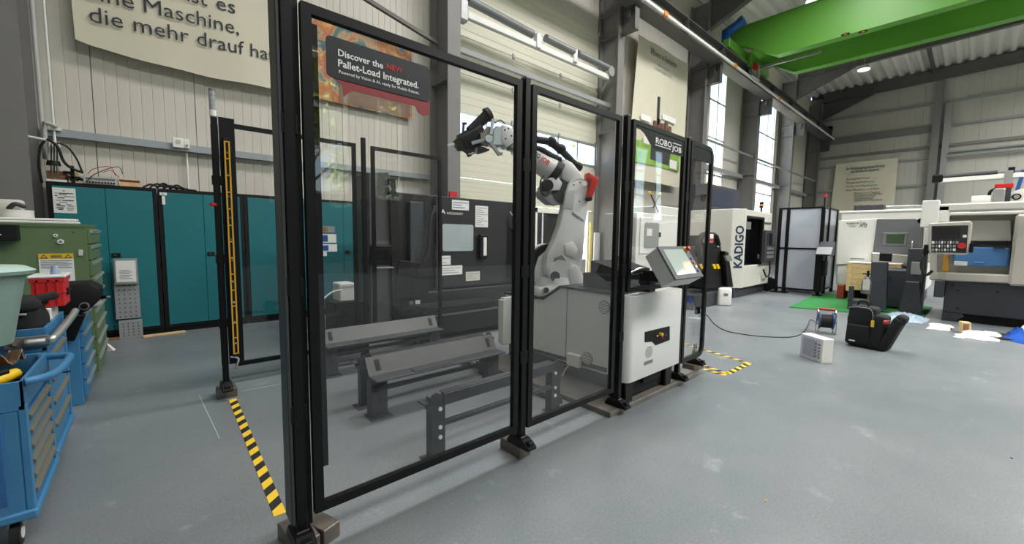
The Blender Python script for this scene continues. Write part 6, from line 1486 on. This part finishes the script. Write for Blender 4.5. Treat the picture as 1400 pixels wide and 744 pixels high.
# pendant
QX = 9.3; qq = lambda x, y: at(x, y, X=QX)
pt = thing('control_pendant', 'beige control pendant with dark screen and red stop button', 'control panel', (QX+.05, qq(1298, 320).y, 1.05))
def pp(px, d0, d1, name, m, b_=.01, par=None):
    P = [qq(*p) for p in px]; return MB().loft([(QX+d0, p.y, p.z) for p in P], [(QX+d1, p.y, p.z) for p in P], b=b_).build(name, m, par or pt)
hs = pp([(1270, 305), (1327, 302), (1330, 306), (1325, 346), (1320, 349), (1271, 347), (1268, 342)], 0, .12, 'housing', BEIGE, .015)
fp = pp([(1274, 309), (1324, 308), (1321, 346), (1273, 345)], -.008, 0, 'front_plate', mat('plate_dark', '2a2b2d', .4), .003)
pp([(1277, 311), (1312, 310), (1311, 325), (1276, 326)], -.014, -.008, 'screen', SCREEN, .002, fp)
for j in range(3):
    for i in range(9):
        q = qq(1276.5+3.9*i, 331.5+5*j)
        if i > 7 and j > 0: continue
        MB().box(QX-.014, QX-.008, q.y-.022, q.y+.022, q.z-.02, q.z+.018).build('key', GALV if (i+j) % 3 else PAPER, fp)
q = qq(1315, 336); MB().cyl((QX-.05, q.y, q.z), (QX-.008, q.y, q.z), .045, seg=20).build('emergency_stop', RED, fp, smooth=True); q = qq(1319, 323); MB().box(QX-.012, QX-.008, q.y-.02, q.y+.02, q.z-.02, q.z+.02).build('key', PAPER, fp)
q = qq(1266, 343); MB().box(QX-.02, QX+.06, q.y-.02, q.y+.03, q.z-.06, q.z+.1, b=.01).build('side_grip', BLK, pt); q = qq(1328, 341); MB().box(QX-.02, QX+.06, q.y-.02, q.y+.02, q.z-.05, q.z+.1, b=.01).build('side_grip', BLK, pt)
MB().tube([qq(1270, 343)+Vector((.1, 0, 0)), qq(1262, 352), qq(1260, 366), qq(1266, 376), qq(1275, 370)], .02).build('cable', RUB, pt, smooth=True)
a = at(1287, 290, X=9.6); MB().box(9.5, 9.62, a.y-.1, a.y+.1, 1.62, a.z+.1, b=.02).build('neck', WHT, pt)
MB().box(9.5, 9.7, -.7, a.y+.1, 1.80, 1.92, b=.02).build('swing_arm', CREAM, pt); MB().box(9.45, 9.62, a.y+.02, a.y+.22, 1.55, 1.98, b=.01).build('arm_head', WHT, pt)
# things on top
t = thing('spindle_motor', 'cream cylindrical motor on top of the beige lathe', 'motor', (10.6, .1, 1.8))
a, c = at(1328, 276, X=10.5), at(1354, 274, X=10.5)
MB().cyl((10.5, a.y, 1.99), (10.5, c.y, 1.99), .11, seg=24).build('barrel', CREAM, t, smooth=True); MB().box(10.4, 10.6, c.y, a.y, 1.8, 1.9).build('foot', DARK, t)
MB().box(10.4, 10.7, c.y-.15, c.y-.02, 1.8, 2.2, b=.02).build('bracket', GALV, t); q = at(1372, 259, X=10.6); MB().box(10.5, 10.8, q.y-.1, q.y+.1, 2.2, 2.28, b=.01).build('red_housing', RED, t); MB().box(10.5, 10.7, q.y-.08, q.y+.08, 1.9, 2.2).build('motor_block', INK, t)
MB().tube([at(1351, 273, X=10.5), at(1354, 262, X=10.5), at(1362, 258, X=10.5)], .02).build('hose', BLKM, t, smooth=True)
t = thing('tool_changer', 'large white tool changer wheel with round holes at the right edge', 'tool changer', (10.6, -.75, 1.8))
ctr = at(1422, 318, X=10.6); Rw = .74
b = MB(); ring1 = [(ctr.y+Rw*math.cos(math.radians(a)), ctr.z+Rw*math.sin(math.radians(a))) for a in range(200, -21, -5)] ; ring2 = [(ctr.y+(Rw-.2)*math.cos(math.radians(a)), ctr.z+(Rw-.2)*math.sin(math.radians(a))) for a in range(-20, 201, 5)]
ring1 = [p for p in ring1 if p[1] > 1.85]; ring2 = [p for p in ring2 if p[1] > 1.85]
b.prism(ring1+ring2, 'x', 10.55, 10.62); b.build('wheel_rim', WHT, t)
for k_ in range(12):
    a_ = math.radians(40+12*k_); y, z = ctr.y+(Rw-.1)*math.cos(a_), ctr.z+(Rw-.1)*math.sin(a_)
    if z > 1.9: pk = MB().cyl((10.53, y, z), (10.55, y, z), .05, seg=20).build('tool_pocket', BLK, t); MB().cyl((10.525, y, z), (10.53, y, z), .032, seg=16).build('pocket_core', GALV, pk)
MB().box(10.64, 10.9, ctr.y-.8, ctr.y+.5, 1.8, 1.95, b=.02).build('wheel_base', CREAM, t)
# gas strut beam on the end side
t = thing('gantry_beam', 'pale horizontal gantry beam above the beige lathe', 'beam', (14, -.5, 0))
GX_ = 14.0; g0, g1 = at(1285, 247, X=GX_), at(1400, 239, X=GX_)
MB().bar(g0, g1+(g1-g0)*.3, .08, .1, b=.01).build('beam', WHT, t); g2, g3 = at(1290, 242, X=GX_), at(1364, 236, X=GX_); MB().cyl(g2, g3, .05, seg=12).build('strut', DARK, t, smooth=True); MB().cyl(g3, at(1400, 233, X=GX_), .02, seg=8).build('strut_rod', GREYM, t)
q = at(1281, 244, X=GX_); MB().box(GX_-.08, GX_+.08, q.y-.1, q.y+.08, q.z-.1, q.z+.08, b=.02).build('end_joint', BLK, t); q = at(1379, 240, X=GX_); MB().box(GX_-.06, GX_+.06, q.y-.06, q.y+.06, 0, q.z+.1, b=.01).build('support_post', GALV, t)
q = at(1383, 232, X=GX_); MB().cyl((GX_, q.y, q.z-.1), (GX_, q.y, q.z+.05), .05).build('top_joint', BLK, t)
MB().bar(at(1400, 232, X=GX_), at(1390, 262, X=GX_), .06, .06).build('blue_stay', BLUED, t)
# pipes on end wall
q = at(1297, 160, X=XE-.2); q2 = at(1288, 235, X=XE-.2)
solo(MB().cyl((XE-.2, q.y, q.z), (XE-.2, q.y, 2), .08, seg=10), 'wall_pipe', DARK, 'dark vertical pipe on the far end wall right of its post', 'pipe', smooth=True)
q = at(1298, 145, X=XE-.18); solo(MB().box(XE-.3, XE-.14, q.y-.12, q.y+.12, 2, at(1298, 143, X=XE-.2).z), 'cable_channel', STEELL, 'narrow grey channel beside the dark pipe on the end wall', 'channel')
z_ = at(1350, 208, X=XE-.25).z; solo(MB().cyl((XE-.25, 1.3, z_), (XE-.25, -10, z_), .09, seg=10), 'wall_pipe', GALV, 'pale horizontal pipe across the far end wall at right', 'pipe', smooth=True)
q = at(1290, 290, X=XE-.3)
